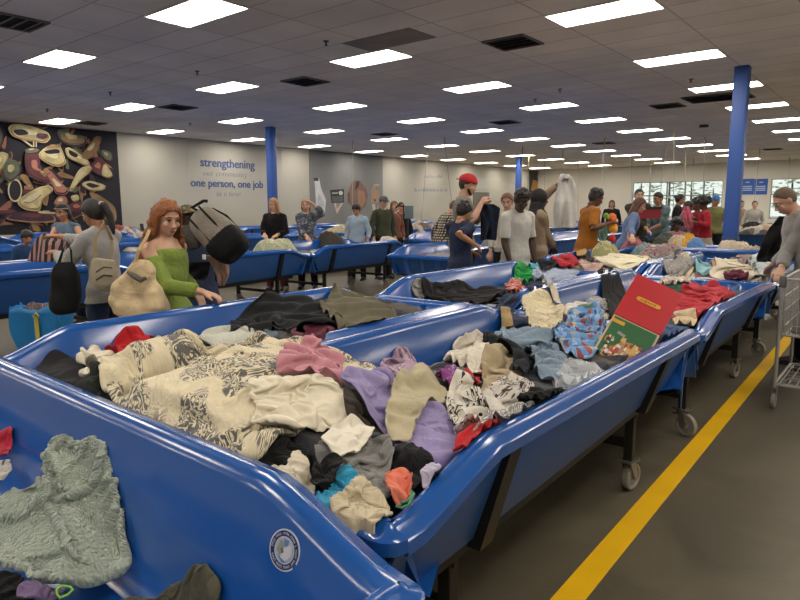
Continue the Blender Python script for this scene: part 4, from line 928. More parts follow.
# ------------------------------------------------------------------ people
SKINS = {'light': 'c49a82', 'tan': 'b07f5e', 'olive': 'a8795a', 'brown': '5d3c2a', 'dark': '3e281e', 'pink': 'c58e78'}
def skinmat(k): return mat('skin_'+k, SKINS[k], rough=.55, var=.05, vscale=14)
def remesh(o, vox, smooth=2, wr=0, seed=0, iters=.5, wscale=1.):
    m = o.modifiers.new('r', 'REMESH'); m.mode = 'VOXEL'; m.voxel_size = vox; m.use_smooth_shade = True
    if smooth: q = o.modifiers.new('s', 'SMOOTH'); q.iterations = smooth; q.factor = iters
    apply_mods(o); me = o.data
    if wr:
        n = len(me.vertices); co = np.empty(n*3, np.float32); me.vertices.foreach_get('co', co); co = co.reshape(-1, 3)
        no = np.empty(n*3, np.float32); me.vertices.foreach_get('normal', no); no = no.reshape(-1, 3)
        rng = np.random.RandomState(seed); f = 0
        for k in range(6):
            d = rng.normal(0, 1, 3); d[2] *= 1.3; d /= np.linalg.norm(d); w = rng.uniform(14, 42)*wscale; d2 = rng.normal(0, 1, 3)
            f = f+np.sin(co@d*w+rng.rand()*6+1.8*np.sin(co@d2*7))*14/w
        co = co+no*(f*wr/2.2)[:, None]; me.vertices.foreach_set('co', co.astype(np.float32).ravel())
    me.polygons.foreach_set('use_smooth', [True]*len(me.polygons)); me.update()
def ik(S, T, l1, l2, pole):
    S, T = Vector(S), Vector(T); d = T-S; L = d.length
    mx = (l1+l2)*.985
    if L > mx: T = S+d*(mx/L); d = T-S; L = mx
    L = max(L, abs(l1-l2)+.03); u = d.normalized(); a = (l1*l1-l2*l2+L*L)/(2*L); hgt = math.sqrt(max(l1*l1-a*a, 0))
    p = Vector(pole); p = p-u*p.dot(u); p.normalize()
    return S+u*a+p*hgt, T
def lerp(a, b, t): return Vector(a)*(1-t)+Vector(b)*t
def seg(A, B, n): return [lerp(A, B, i/n) for i in range(n+1)]
PN = [0]
def person(label, px, top, d, h, ang, skin='light', lean=0, yaw=0, pitch=0, roll=0, L=None, R=None, top_m=None, sleeve=.45, hem=.86, bottom='trousers', bot_m=None, shoe='222226',
           hair=None, hair_c='2a1c14', vox=.011, fem=False, hat=None, fat=1., extra=None, cat='person', pos=None, twist=0, open_sh=False, glasses=False, brow=None, elbow=None, group=None, longskirt=False):
    PN[0] += 1; sd = PN[0]*17
    s = h/1.72; hs = s*(1+max(0, 1-s)*.55)*1.0
    p = Vector(pos) if pos is not None else atd(px, top, d)
    rz = R_(39.2-ang)
    t = thing('person', label, cat, (p.x, p.y, 0), rz, group)
    inv = (Matrix.Translation((p.x, p.y, 0)) @ Matrix.Rotation(rz, 4, 'Z')).inverted()
    def loc(q):
        if q is None: return None
        if len(q) == 4: return Vector(q[:3])                # local coordinates
        return inv @ atd(*q)                                # pixel and depth
    # skeleton
    hz = .90*s
    B = Matrix.Translation((0, 0, hz)) @ Matrix.Rotation(-lean, 4, 'X') @ Matrix.Rotation(twist, 4, 'Z')
    def tb(x, y, z): return B @ Vector((x*s, y*s, (z-.90)*s))
    sw = (.160 if fem else .182)
    shL, shR = tb(-sw, -.01, 1.385), tb(sw, -.01, 1.385)
    neck = tb(0, -.012, 1.46); hd0 = tb(0, .0, 1.50)
    Mh = Matrix.Translation(hd0) @ Matrix.Rotation(-lean*.6, 4, 'X') @ Matrix.Rotation(yaw, 4, 'Z') @ Matrix.Rotation(-pitch, 4, 'X') @ Matrix.Rotation(roll, 4, 'Y') @ Matrix.Translation((0, .018*s, .105*hs)) @ Matrix.Scale(hs, 4)
    l1, l2 = .295*s, .262*s
    arms = []
    for sx, S, T in ((-1, shL, L), (1, shR, R)):
        T = loc(T) if T is not None else tb(sx*(sw+.07), .06, .86)
        pole = (elbow or {}).get(sx, (sx*.55, -.6, -.8))
        E, W = ik(S, T, l1, l2, pole); arms.append((sx, S, E, W))
    f = fat
    rings = [(.86, .155*f, .105*f), (.93, .165*f, .115*f), (1.02, (.135 if fem else .15)*f, .098*f), (1.10, (.128 if fem else .15)*f, .095*f), (1.22, .155*f, .108*f), (1.33, .158 if fem else .175, .105), (1.385, .142 if fem else .16, .088), (1.43, .095, .068), (1.45, .07, .06), (1.47, .055, .055), (1.52, .052, .055)]
    def torso(mb, inf=0, z0=.80, z1=9, n=20, flare=0):
        rr = [(r[0], r[1]+flare*max(0, 1-(r[0]-.86)/.2), r[2]+flare*max(0, 1-(r[0]-.86)/.2)) for r in rings if z0-.001 <= r[0] <= z1]
        if z0 < .86: rr = [(z0, .165*f+flare*1.6, .118*f+flare*1.5)]+rr
        pts = [tb(0, 0, r[0]) for r in rr]
        mb.tube(pts, 0, n, ell=[((r[1]+inf)*s, (r[2]+inf)*s) for r in rr], up=B.to_3x3() @ Vector((1, 0, 0)))
    def legpts(sx):
        st = .02*sx
        return [Vector((sx*.085*s, 0, .90*s)), Vector((sx*.095*s+st, .015, .48*s)), Vector((sx*.10*s+st*1.5, -.02, .085*s))]
    mb = MB(); torso(mb)
    for sx in (-1, 1):
        a, k, an = legpts(sx)
        mb.tube(seg(a, k, 4)+seg(k, an, 4)[1:], [v*s*f for v in (.088, .085, .075, .064, .055, .058, .052, .042, .037)], 12)
        mb.tube([an+Vector((0, -.04, -.045*s)), an+Vector((sx*.01, .08*s, -.05*s)), an+Vector((sx*.015, .17*s, -.06*s))], [.038*s, .04*s, .026*s], 10)
    for sx, S, E, W in arms:
        mb.tube([tb(0, -.012, 1.45), lerp(tb(0, -.012, 1.435), S, .5), S+Vector((0, 0, .004))], [.05*s, .052*s, .05*s], 12); mb.ball(S, .053*s); pts = seg(S, E, 3)+seg(E, W, 4)[1:]
        mb.tube(pts, [v*s*(1 if fem else 1.1) for v in (.05, .046, .042, .037, .039, .036, .03, .026)], 12)
        # hand: palm, five fingers, thumb off its side
        dr = (W-E).normalized(); dn = Vector((0, 0, -1)); dr = (dr+dn*.15).normalized()
        side = dr.cross(Vector((0, 0, 1)))
        if side.length < .2: side = Vector((0, 1, 0))
        side.normalize(); nrm = side.cross(dr).normalized()
        if nrm.z > 0: nrm = -nrm
        hk = s*1.02
        mb.tube([W-dr*.015*hk, W+dr*.03*hk, W+dr*.088*hk], 0, 12, ell=[(.022*hk, .022*hk), (.038*hk, .017*hk), (.040*hk, .013*hk)], up=side)
        for q, (off, ln) in enumerate(((-.031, .058), (-.0105, .072), (.0105, .077), (.031, .070))):
            b0 = W+dr*.08*hk+side*off*hk; b1 = b0+(dr+nrm*.25+side*off*2.5).normalized()*ln*.45*hk; b2 = b1+(dr+nrm*.9+side*off*2).normalized()*ln*.33*hk; b3 = b2+(dr*.6+nrm*1.1).normalized()*ln*.25*hk
            mb.tube([b0-dr*.02*hk, b0, b1, b2, b3], [v*hk for v in (.0095, .0092, .0088, .008, .0062)], 8)
        th = -side if (dr.cross(nrm)).dot(side)*sx > 0 else side
        b0 = W+dr*.02*hk+th*.026*hk; b1 = b0+(dr*.8+th*.75+nrm*.2).normalized()*.038*hk; b2 = b1+(dr+th*.15+nrm*.35).normalized()*.03*hk; b3 = b2+(dr-th*.1+nrm*.4).normalized()*.022*hk
        mb.tube([b0-th*.012*hk, b0, b1, b2, b3], [v*hk for v in (.013, .0125, .011, .0095, .007)], 8)
    # head
    hb = MB()
    hb.ball((0, -.012, .022), (.076, .094, .098), n=20, m=14); hb.ball((0, .02, -.035), (.060, .070, .075), n=18, m=12); hb.ball((0, .052, -.082), (.030, .030, .024), n=12)
    hb.ball((0, .055, -.015), (.052, .032, .055), n=14)
    hb.tube([(0, .082, .018), (0, .094, -.008), (0, .108, -.026), (0, .092, -.036)], [.008, .011, .014, .009], 10)
    for q in (-1, 1):
        hb.ball((q*.012, .093, -.031), .0085, n=8, m=6); hb.ball((q*.075, -.006, -.008), (.010, .022, .034), M=Matrix.Rotation(q*.3, 4, 'Z'), n=10)
        hb.ball((q*.040, .062, -.022), (.022, .02, .02), n=10)
        hb.tube([(q*.012, .088, .030), (q*.035, .084, .036), (q*.055, .066, .030)], [.006, .007, .005], 8)
    hb.ball((0, .082, -.056), (.022, .012, .010), n=10); hb.ball((0, .081, -.067), (.018, .011, .008), n=10)
    mb.add(hb.v, hb.f, 0, Mh)
    mb.tube([tb(0, -.012, 1.44), lerp(tb(0, -.01, 1.44), Mh @ Vector((0, -.02, -.06)), .5), Mh @ Vector((0, -.015, -.05))], [.056*s, .052*s, .054*s], 14)
    sm = skinmat(skin)
    body = mb.build('body', sm, t); remesh(body, vox, 2)
    # eyes, brows, lips
    md = mat('eye_dark', '1a1210', rough=.25); mw = mat('eye_white', 'd8d2c8', rough=.3)
    for q in (-1, 1):
        e = MB(); e.ball((q*.031, .077, .011), (.0135, .011, .0060), n=12); e = MB().add(e.v, e.f, 0, Mh)
        e1 = MB(); e1.ball((q*.031, .0835, .0115), (.0065, .006, .0065), n=10); e.add(e1.v, e1.f, 1, Mh)
        e1 = MB(); e1.tube([(q*.017, .083, .016), (q*.031, .0885, .0205), (q*.046, .078, .016)], [.002, .0035, .002], 6); e.add(e1.v, e1.f, 1, Mh)
        e.build('eye', [mw, md], body)
    e = MB()
    for q in (-1, 1):
        e1 = MB(); e1.tube([(q*.014, .091, .037), (q*.034, .088, .041), (q*.054, .070, .032)], [.0035, .0045, .002], 6); e.add(e1.v, e1.f, 0, Mh)
    e.build('eyebrows', mat('brow_'+(brow or hair_c), brow or hair_c, rough=.8), body)
    e = MB(); e1 = MB(); e1.ball((0, .0885, -.0575), (.020, .008, .0048), n=12); e1.ball((0, .087, -.066), (.017, .0085, .0055), n=12); e.add(e1.v, e1.f, 0, Mh)
    e.build('lips', mat('lips_'+skin, {'light': 'a85a52', 'pink': 'a05850', 'tan': '8e5044', 'olive': '84483e', 'brown': '4a2a24', 'dark': '32201c'}[skin], rough=.45), body)
    # clothes
    if bottom == 'trousers':
        b = MB(); torso(b, .012, .80, 1.03)
        for sx in (-1, 1):
            a, k, an = legpts(sx)
            b.tube(seg(a, k, 4)+seg(k, an+Vector((0, 0, -.03)), 4)[1:], [v*s*f for v in (.105, .102, .092, .08, .073, .074, .072, .068, .066)], 14)
        o = b.build('trousers', bot_m, t); remesh(o, .014, 3, .005, sd)
    elif bottom == 'skirt':
        b = MB(); pts = [tb(0, 0, 1.03), tb(0, 0, .93), Vector((0, .0, .75*s)), Vector((0, 0, .45*s)), Vector((0, 0, .18*s))]
        b.tube(pts, 0, 24, ell=[(.15*s, .11*s), (.185*s, .13*s), (.21*s, .16*s), (.24*s, .2*s), (.27*s, .23*s)], up=(1, 0, 0)); o = b.build('skirt', bot_m, t); remesh(o, .016, 2, .008, sd)
    for sx in (-1, 1):
        a, k, an = legpts(sx); b = MB()
        b.tube([Vector((an.x, an.y-.06*s, .045*s)), Vector((an.x, an.y, .055*s)), Vector((an.x+sx*.01, an.y+.09*s, .045*s)), Vector((an.x+sx*.015, an.y+.19*s, .032*s))], 0, 12, ell=[(.036*s, .042*s), (.043*s, .054*s), (.047*s, .044*s), (.03*s, .028*s)], up=(1, 0, 0))
        b.box((an.x+sx*.008, an.y+.06*s, .012), (.085*s, .27*s, .022), bev=.008); o = b.build('shoe', mat('shoe_'+shoe, shoe, rough=.5), t)
    if top_m is not None:
        b = MB(); z1 = 1.40 if open_sh else 1.452
        torso(b, .016 if vox < .009 else .018, hem, z1, flare=.022)
        for sx, S, E, W in arms:
            tot = l1+l2; tt = sleeve*tot
            S2 = lerp(S, E, .25) if open_sh else S
            if not open_sh:
                b.ball(S, .068*s); b.tube([tb(sx*.035, -.012, 1.437), lerp(tb(0, -.012, 1.43), S, .55), S+Vector((0, 0, .004))], [.06*s, .067*s, .067*s], 12)
            pts = []; rad = []
            n1 = 5
            for i in range(n1+1):
                q = i/n1*min(tt, l1); pts.append(S2+(E-S).normalized()*q if not open_sh else lerp(S2, E, i/n1)); rad.append((.068-.006*i/n1)*s)
            if tt > l1:
                for i in range(1, 6): q = i/5*(tt-l1); pts.append(E+(W-E).normalized()*q); rad.append((.061-.015*i/5*(tt-l1)/l2)*s)
            b.tube(pts, rad, 14)
        o = b.build('shirt' if not open_sh else 'sweater', top_m, t); remesh(o, .011 if vox < .009 else .013, 4, .011, sd)
    # hair
    if hair:
        hm = mat('hair_'+hair_c, hair_c, rough=.5, var=.25, vscale=40, bump=.5, bscale=90)
        b = MB(); rng = random.Random(sd)
        def hb_(c, r): b.ball(c, r, n=12, m=8)
        def cap(th=.012, low=-.02, front=.045):
            # skull cap with the face left open
            n, m_ = 26, 16; g = MB(); vs = []
            for i in range(m_+1):
                for j in range(n):
                    a = 2*PI*j/n; fz = math.sin(a)            # +1 at the front
                    lim = low + (front-low)*max(0, fz)**.7 if fz > 0 else low-.045*(-fz)**.6
                    el_max = math.acos(max(-1, min(1, (lim-.022)/.098)))
                    el = el_max*i/m_; vs.append(((.076+th)*math.sin(el)*math.cos(a), -.012+(.094+th)*math.sin(el)*math.sin(a), .022+(.098+th)*math.cos(el)))
            inn = [(x*.86, -.012+(y+.012)*.86, .022+(z-.022)*.86) for x, y, z in vs]; fs = []; N_ = len(vs)
            for i in range(m_):
                for j in range(n):
                    a_, b_ = i*n+j, i*n+(j+1) % n; fs.append((a_, b_, b_+n, a_+n)); fs.append((N_+a_, N_+a_+n, N_+b_+n, N_+b_))
            for j in range(n): a_, b_ = m_*n+j, m_*n+(j+1) % n; fs.append((a_, b_, N_+b_, N_+a_))
            b.add(vs+inn, fs)
        if hair == 'short': cap(.010, -.03, .080)
        elif hair == 'crop': cap(.004, -.02, .088)
        elif hair == 'boy':
            cap(.020, -.035, .050)
            for k in range(30):
                u, v = rng.uniform(0, 2*PI), rng.uniform(.1, 1); r = math.sqrt(1-v*v); c = Vector((r*math.cos(u)*.086, -.014+r*math.sin(u)*.10, .030+v*.104))
                if c.y > .05 and c.z < .07: continue
                hb_(c, rng.uniform(.014, .022))
        elif hair == 'tight':
            cap(.016, -.03, .075)
            for k in range(60):
                u, v = rng.uniform(0, 2*PI), rng.uniform(.25, 1); r = math.sqrt(1-v*v); c = Vector((r*math.cos(u)*.086, -.014+r*math.sin(u)*.10, .032+v*.106))
                if c.y > .05 and c.z < .09: continue
                hb_(c, rng.uniform(.016, .024))
        elif hair == 'afro':
            for k in range(60):
                u, v = rng.uniform(0, 2*PI), rng.uniform(-.4, 1); r = math.sqrt(1-v*v)
                c = Vector((r*math.cos(u)*.10, -.03+r*math.sin(u)*.11, .05+v*.10))
                if c.y > .045 and c.z < .07: continue
                hb_(c, rng.uniform(.035, .05))
        else:
            cap(.018, -.03, .074)
            zlo = {'long': -.26, 'curly': -.33, 'ponytail': -.05, 'bun': -.05, 'bob': -.11}[hair]
            k = {'curly': 110, 'long': 46, 'bob': 26, 'ponytail': 0, 'bun': 0}[hair]
            if hair == 'curly':
                for q in range(150):
                    a = rng.uniform(0, 2*PI); zz = rng.uniform(zlo+.06, .08); ca, sa = math.cos(a), math.sin(a)
                    if sa > .30 and zz > -.16: continue
                    if sa > .55: continue
                    w = 1.0+.75*min(1, max(0, (.04-zz)/.24))
                    c = Vector((.084*w*ca, -.022+.092*w*sa*.85, zz))
                    if c.y > .03 and abs(c.x) < .085: continue
                    ln = rng.uniform(.07, .12); ph = rng.uniform(0, 6)
                    b.tube([c+Vector((.013*math.cos(ph+i*1.9), .013*math.sin(ph+i*1.9), -ln*i/5)) for i in range(6)], [.010, .017, .016, .015, .012, .004], 7)
                for q in range(34):
                    u, v = rng.uniform(0, 2*PI), rng.uniform(.2, 1); r = math.sqrt(1-v*v); c = Vector((r*math.cos(u)*.084, -.016+r*math.sin(u)*.098, .028+v*.098))
                    if c.y > .05 and c.z < .10: continue
                    hb_(c, rng.uniform(.014, .022))
                for sg in (-1, 1):
                    for q in range(7): b.tube([(sg*(.01+.008*q), .062-.006*q, .112-.004*q), (sg*(.05+.004*q), .056-.008*q, .088), (sg*(.080+.003*q), .03-.008*q, .035), (sg*(.088+.004*q), .02-.008*q, -.04), (sg*(.098+.004*q), .022-.006*q, -.12)], [.006, .012, .014, .014, .008], 7)
            elif k:
                for q in range(k):
                    a = PI+ (q/(k-1))*PI; x_ = .072*math.cos(a); y_ = -.018+.075*math.sin(a)
                    z0 = .03; p3 = [Vector((x_, y_+.01, z0)), Vector((x_*1.12, y_, z0-.08)), Vector((x_*1.15, y_+rng.uniform(-.01, .01), (z0+zlo)/2-.03)), Vector((x_*1.05+rng.uniform(-.01, .01), y_+rng.uniform(-.01, .02), zlo+rng.uniform(-.02, .02)))]
                    if zlo < -.2 and abs(math.cos(a)) > .8: p3 = [q_+Vector((0, .02, 0)) for q_ in p3]
                    b.tube(p3, [.02, .022, .02, .009], 8)
            elif hair == 'ponytail':
                b.tube([(0, -.10, .05), (0, -.145, .03), (0, -.16, -.06), (.005, -.145, -.17), (.01, -.13, -.24)], [.024, .036, .036, .028, .01], 12)
            elif hair == 'bun': hb_((0, -.115, .055), .042)
        g = MB(); g.add(b.v, b.f, 0, Mh); o = g.build('hair', hm, t); remesh(o, .0075 if vox < .009 else .010, 1, .0015 if hair != 'afro' else .004, sd, wscale=2.2)
        if hair == 'ponytail':
            g = MB(); g1 = MB(); g1.tube([(0, -.108, .048), (0, -.122, .042)], [.030, .032], 12); g.add(g1.v, g1.f, 0, Mh); g.build('hair_tie', mat('hair_tie', 'c9c2b8', rough=.6), t)
    if hat:
        kind, hc_ = hat; g1 = MB()
        hm = mat('hat_'+hc_, hc_, rough=.75) if isinstance(hc_, str) else hc_
        n, m_ = 24, 8; vs = []; fs = []
        for i in range(m_+1):
            el = (PI/2*1.02)*i/m_
            for j in range(n): a = 2*PI*j/n; vs.append((.092*math.sin(el)*math.cos(a), -.012+.112*math.sin(el)*math.sin(a), .040+.092*math.cos(el)))
        for i in range(m_):
            for j in range(n): fs.append((i*n+j, i*n+(j+1) % n, (i+1)*n+(j+1) % n, (i+1)*n+j))
        g1.add(vs, fs)
        if kind in ('cap', 'backcap'):
            q = 1 if kind == 'cap' else -1
            for zz in (.040, .046):
                pass
            br = [(math.cos(a)*.078, q*(.075+math.sin(a)*.075), .040-.012*math.sin(a)) for a in [PI*i/12 for i in range(13)]]+[(-.078, q*.06, .042), (.078, q*.06, .042)]
            g1.poly(br, .006)
        elif kind == 'brim':
            vs = []; fs = []
            for r_, z_ in ((.088, .045), (.15, .02), (.15, .015), (.088, .038)):
                for j in range(n): a = 2*PI*j/n; vs.append((r_*math.cos(a), -.012+r_*1.15*math.sin(a), z_))
            for i in range(4):
                for j in range(n): fs.append((i*n+j, i*n+(j+1) % n, ((i+1) % 4)*n+(j+1) % n, ((i+1) % 4)*n+j))
            g1.add(vs, fs)
        elif kind == 'band':
            g1 = MB(); g1.tube([(.088*math.cos(a), -.012+.088*math.sin(a)*1.15, .055+.02*math.sin(a)) for a in [PI*i/14 for i in range(15)]], .009, 8)
        g = MB(); g.add(g1.v, g1.f, 0, Mh); o = g.build('hat' if kind != 'band' else 'headband', hm, t)
        if kind != 'band': md_ = o.modifiers.new('t', 'SOLIDIFY'); md_.thickness = .004; md_.offset = 1
    if hair is None and extra == 'hood':
        g1 = MB(); g1.ball((0, -.02, .02), (.098, .118, .125), n=16); g1.tube([(0, -.03, -.05), (0, -.03, -.13), (0, -.02, -.2)], [.095, .10, .15], 16)
        g = MB(); g.add(g1.v, g1.f, 0, Mh); o = g.build('headscarf', mat('black_scarf', '141315', rough=.8), t); remesh(o, .01, 2, .004, sd)
    if glasses:
        g1 = MB()
        for q in (-1, 1):
            g1.tube([(q*.032+.02*math.cos(a), .099, .010+.015*math.sin(a)) for a in [2*PI*i/14 for i in range(15)]], .0016, 6); g1.tube([(q*.052, .097, .012), (q*.078, .02, .012)], .0016, 6)
        g1.tube([(-.012, .099, .012), (.012, .099, .012)], .0016, 6); g = MB(); g.add(g1.v, g1.f, 0, Mh); g.build('glasses', mat('glasses', '2a2626', rough=.3), t)
    t['_arms'] = 0; del t['_arms']
    t_info = dict(t=t, arms=arms, tb=tb, B=B, Mh=Mh, s=s, W=Matrix.Translation((p.x, p.y, 0)) @ Matrix.Rotation(rz, 4, 'Z'), hd=Mh)
    return t_info
jeans = fabo('jeans', '26344f', bump=.3); dkj = fabo('dark_trousers', '1b1c21'); khaki = fabo('khaki', '7a6f58')
F = fabo
red_w = person('woman with curly red hair in a lime green off-shoulder sweater, carrying a cream tote', 163, 203, 4.3, 1.66, 112, 'light', yaw=-.35, pitch=.3, L=(-.30, -.02, 1.0, 0), R=(203, 292, 4.15),
    top_m=F('lime_knit', '75893a', pattern='knit', bump=.4, scale=.8), sleeve=.93, hem=.80, bot_m=jeans, hair='curly', hair_c='80491f', vox=.007, fem=True, open_sh=True, elbow={-1: (-.5, -.4, -.8), 1: (.5, -.5, -.7)}, cat='person')
pony_w = person('woman with a dark ponytail in a pale grey long-sleeved top beside the mural', 99, 196, 5.5, 1.69, 292, 'olive', lean=.05, yaw=.1, pitch=.3, L=(56, 253, 5.6), R=(52, 236, 5.75),
    top_m=F('pale_grey_top', 'a09f9c', pattern='stripes', cols=('8f8f8d',), scale=9, bump=.3), sleeve=.90, hem=.80, bot_m=jeans, hair='ponytail', hair_c='1d1716', vox=.008, fem=True)
vest_w = person('woman in a sleeveless denim vest with dark fringe, facing the viewer before the mural', 64, 204, 8.6, 1.67, 190, 'tan', pitch=.25, L=(80, 240, 8.2), R=(48, 240, 8.2),
    top_m=F('denim_vest', '5d7086'), sleeve=.06, hem=.86, bot_m=jeans, hair='bob', hair_c='231a17', fem=True, hat=('band', '8a8078'), vox=.009)
person('dark-haired child in a blue jacket behind the bin below the mural', 25, 231, 9.2, 1.27, 130, 'tan', pitch=.35, top_m=F('blue_jacket', '27446e'), sleeve=.9, bot_m=dkj, hair='boy', hair_c='17120f')
back_p = person('person in a dark navy jacket and jeans wearing a grey backpack, back turned', 193, 206, 5.2, 1.64, 325, 'light', lean=.22, pitch=.2, L=(-.20, .35, 1.0, 0), R=(.22, .32, .98, 0), top_m=F('navy_jacket', '202b42', bump=.3), sleeve=.92, hem=.82, bot_m=F('mid_jeans', '2f466a'), hair='short', hair_c='4a3626', hat=('brim', F('camo', '6a6248', pattern='patches', cols=('3f4438', '8d8060', '2c3440'), scale=3)), vox=.008)
person('blonde woman in a black top standing left of the far bins', 274, 197, 12.1, 1.78, 185, 'light', pitch=.15, yaw=-.3, R=(.12, .28, 1.1, 0), L=(-.12, .28, 1.1, 0), top_m=F('black_top', '18161a'), sleeve=.9, bot_m=F('maroon', '5b1d30'), hair='long', hair_c='a8764a', fem=True)
person('blonde woman in a patterned blouse lifting a hand to her head', 306, 198, 12.3, 1.77, 180, 'light', pitch=.1, L=(313, 204, 12.0), R=(-.05, .3, 1.05, 0), top_m=F('pattern_blouse', '4a4e58', pattern='print', cols=('8f98a4', '23262c'), scale=1.6), sleeve=.85, bot_m=dkj, hair='bob', hair_c='a07f5c', fem=True)
person('small dark-haired person in pale blue among the far bins', 357, 203, 13.8, 1.68, 195, 'tan', pitch=.4, top_m=F('pale_blue_top', '97aabd'), sleeve=.8, bot_m=dkj, hair='boy', hair_c='1b1512')
person('person in an olive jacket and a patterned cap before the grey wall panel', 383, 196, 14.0, 1.84, 150, 'light', pitch=.15, top_m=F('olive_jacket', '3d4030'), sleeve=.93, bot_m=dkj, hair='short', hair_c='2a211c', hat=('cap', '4b4c50'))
person('brown-haired person in a reddish top just behind the olive jacket', 394, 200, 14.8, 1.74, 150, 'light', top_m=F('rust_top', '7a4c3c'), sleeve=.9, bot_m=dkj, hair='bob', hair_c='6e4626', fem=True)
person('dark-haired person in black behind the olive jacket, partly hidden', 401, 203, 15.6, 1.72, 160, 'tan', top_m=F('black_top', '18161a'), sleeve=.9, bot_m=dkj, hair='short', hair_c='17110f')
plaid_p = person('person bending in a black and cream plaid shirt under the blue lettering', 440, 200, 11.6, 1.80, 60, 'light', lean=.42, pitch=.3, top_m=F('plaid', 'b3a58e', pattern='plaid', cols=('2a2626',), scale=2.2), sleeve=.9, bot_m=dkj, hair='short', hair_c='4a3626')
cap_m = person('bearded man in a bright red cap and grey shirt holding up a navy shirt', 464, 168, 8.7, 2.06, 105, 'light', pitch=.3, L=(484, 205, 8.9), R=(481, 204, 8.5), top_m=F('grey_shirt', '77736c'), sleeve=.5, bot_m=khaki, hair='short', hair_c='3a2a20', hat=('backcap', 'b01722'), vox=.009)
boy = person('boy in a navy tee shirt with dark hair, seen from behind before the red-capped man', 461, 200, 8.0, 1.68, 50, 'tan', yaw=-.2, pitch=.35, L=(-.1, .34, 1.02, 0), R=(474, 244, 7.8), top_m=F('navy_tee', '1f2a44', bump=.3), sleeve=.46, hem=.82, bot_m=dkj, hair='boy', hair_c='1c1512', vox=.008)
person('light-haired person looking down behind the young man in white', 508, 193, 9.7, 1.82, 200, 'light', pitch=.3, top_m=F('pale_top', 'a9a49a'), sleeve=.9, bot_m=dkj, hair='bun', hair_c='6b4f38', fem=True)
tee_m = person('young man in a plain white tee shirt looking down', 517, 189, 8.1, 1.84, 150, 'dark', lean=.08, yaw=-.3, pitch=.45, L=(-.25, .12, .82, 0), R=(.2, .15, .84, 0), top_m=F('plain_white', 'b9b7b0', bump=.3), sleeve=.46, hem=.80, bot_m=dkj, hair='tight', hair_c='131011', vox=.008)
arm_p = person('person in a black headscarf and beige cardigan raising an arm to hold a white garment', 538, 191, 8.9, 1.84, 75, 'brown', pitch=.1, yaw=-.2, L=(561, 181, 8.9), R=(-.05, .3, 1.0, 0), top_m=F('beige_cardigan', '8a7762', bump=.3), sleeve=.93, hem=.80, bottom='skirt', bot_m=F('black_skirt', '131214'), extra='hood', hair=None, fem=True, vox=.009)
must_m = person('man in a mustard tee shirt holding a bright toy over the bins', 589, 188, 9.7, 1.89, 80, 'brown', lean=.08, yaw=-.1, pitch=.4, L=(612, 226, 9.9), R=(608, 223, 9.5), top_m=F('mustard', '9a5e14', bump=.3), sleeve=.46, hem=.80, bot_m=dkj, hair='tight', hair_c='171211', vox=.009, fat=1.08)
blue_w = person('woman with auburn hair in a slate blue sweater leaning over the bins', 627, 197, 10.9, 1.78, 105, 'light', lean=.25, yaw=-.2, pitch=.25, L=(628, 241, 10.5), R=(632, 240, 10.3), top_m=F('slate_blue', '5b6f93', bump=.3), sleeve=.92, hem=.82, bot_m=dkj, hair='long', hair_c='512c1e', fem=True, vox=.009)
person('dark-haired man standing by the red crates before the window', 639, 189, 13.4, 1.97, 185, 'light', pitch=.1, L=(.2, .3, 1.05, 0), R=(-.2, .3, 1.05, 0), top_m=F('dark_olive_top', '3b362c'), sleeve=.9, bot_m=khaki, hair='short', hair_c='171210')
person('person in a grey teal shirt turned towards the crates', 664, 192, 13.6, 1.92, 250, 'olive', lean=.15, pitch=.2, L=(.0, .35, 1.1, 0), R=(.1, .4, 1.1, 0), top_m=F('grey_teal', '5e7478'), sleeve=.6, bot_m=khaki, hair='short', hair_c='1a1412')
person('person dressed in black in front of the far window', 679, 192, 16.0, 1.90, 120, 'olive', pitch=.2, top_m=F('black_top', '18161a'), sleeve=.93, bot_m=dkj, hair='bun', hair_c='120e0d', fem=True)
red_p = person('woman with a big dark afro in a red top and cream skirt', 707, 200, 13.0, 1.78, 280, 'brown', lean=.05, pitch=.2, L=(694, 222, 12.8), R=(696, 219, 12.9), top_m=F('red_top', '8f1224'), sleeve=.88, hem=.90, bottom='skirt', bot_m=F('cream_skirt', 'a39c8c'), hair='afro', hair_c='120d0d', fem=True)
person('person with dark hair close behind the woman in the red top', 698, 202, 14.2, 1.75, 270, 'brown', pitch=.2, top_m=F('red_top_b', '7c1a26'), sleeve=.88, bot_m=dkj, hair='afro', hair_c='171110', fem=True)
person('dark-haired person looking down at a bright pink garment', 686, 202, 13.8, 1.72, 100, 'brown', pitch=.4, top_m=F('grey_top', '6b6468'), sleeve=.88, bot_m=dkj, hair='bob', hair_c='151010', fem=True)
person('child with dark curls and a pink top among the heaps below the pink garment', 677, 222, 11.8, 1.34, 190, 'brown', pitch=.2, top_m=F('pink_top', '9c6a74'), sleeve=.5, bot_m=dkj, hair='afro', hair_c='171110')
person('distant person in black sitting far back left of the window', 612, 201, 21.0, 1.80, 200, 'tan', top_m=F('black_top', '18161a'), sleeve=.93, bot_m=dkj, hair='bob', hair_c='1a1413')
grey_m = person('balding man in a grey long-sleeved shirt bending over the bin by the cart', 0, 0, 0, 1.86, 285, 'light', pos=(-.74, 7.32, 0), lean=.34, pitch=.45, yaw=.1, L=(767, 273, 6.5), R=(779, 279, 6.05), top_m=F('grey_long', '8b8a88', bump=.3), sleeve=.95, hem=.80, bot_m=F('dark_jeans', '20273a'), hair='crop', hair_c='5a4636', glasses=True, vox=.008)
person('distant shopper in white right of the near column', 755, 203, 20.0, 1.76, 200, 'light', top_m=F('offwhite_top', 'a9a69e'), sleeve=.8, bot_m=dkj, hair='short', hair_c='2c2018')
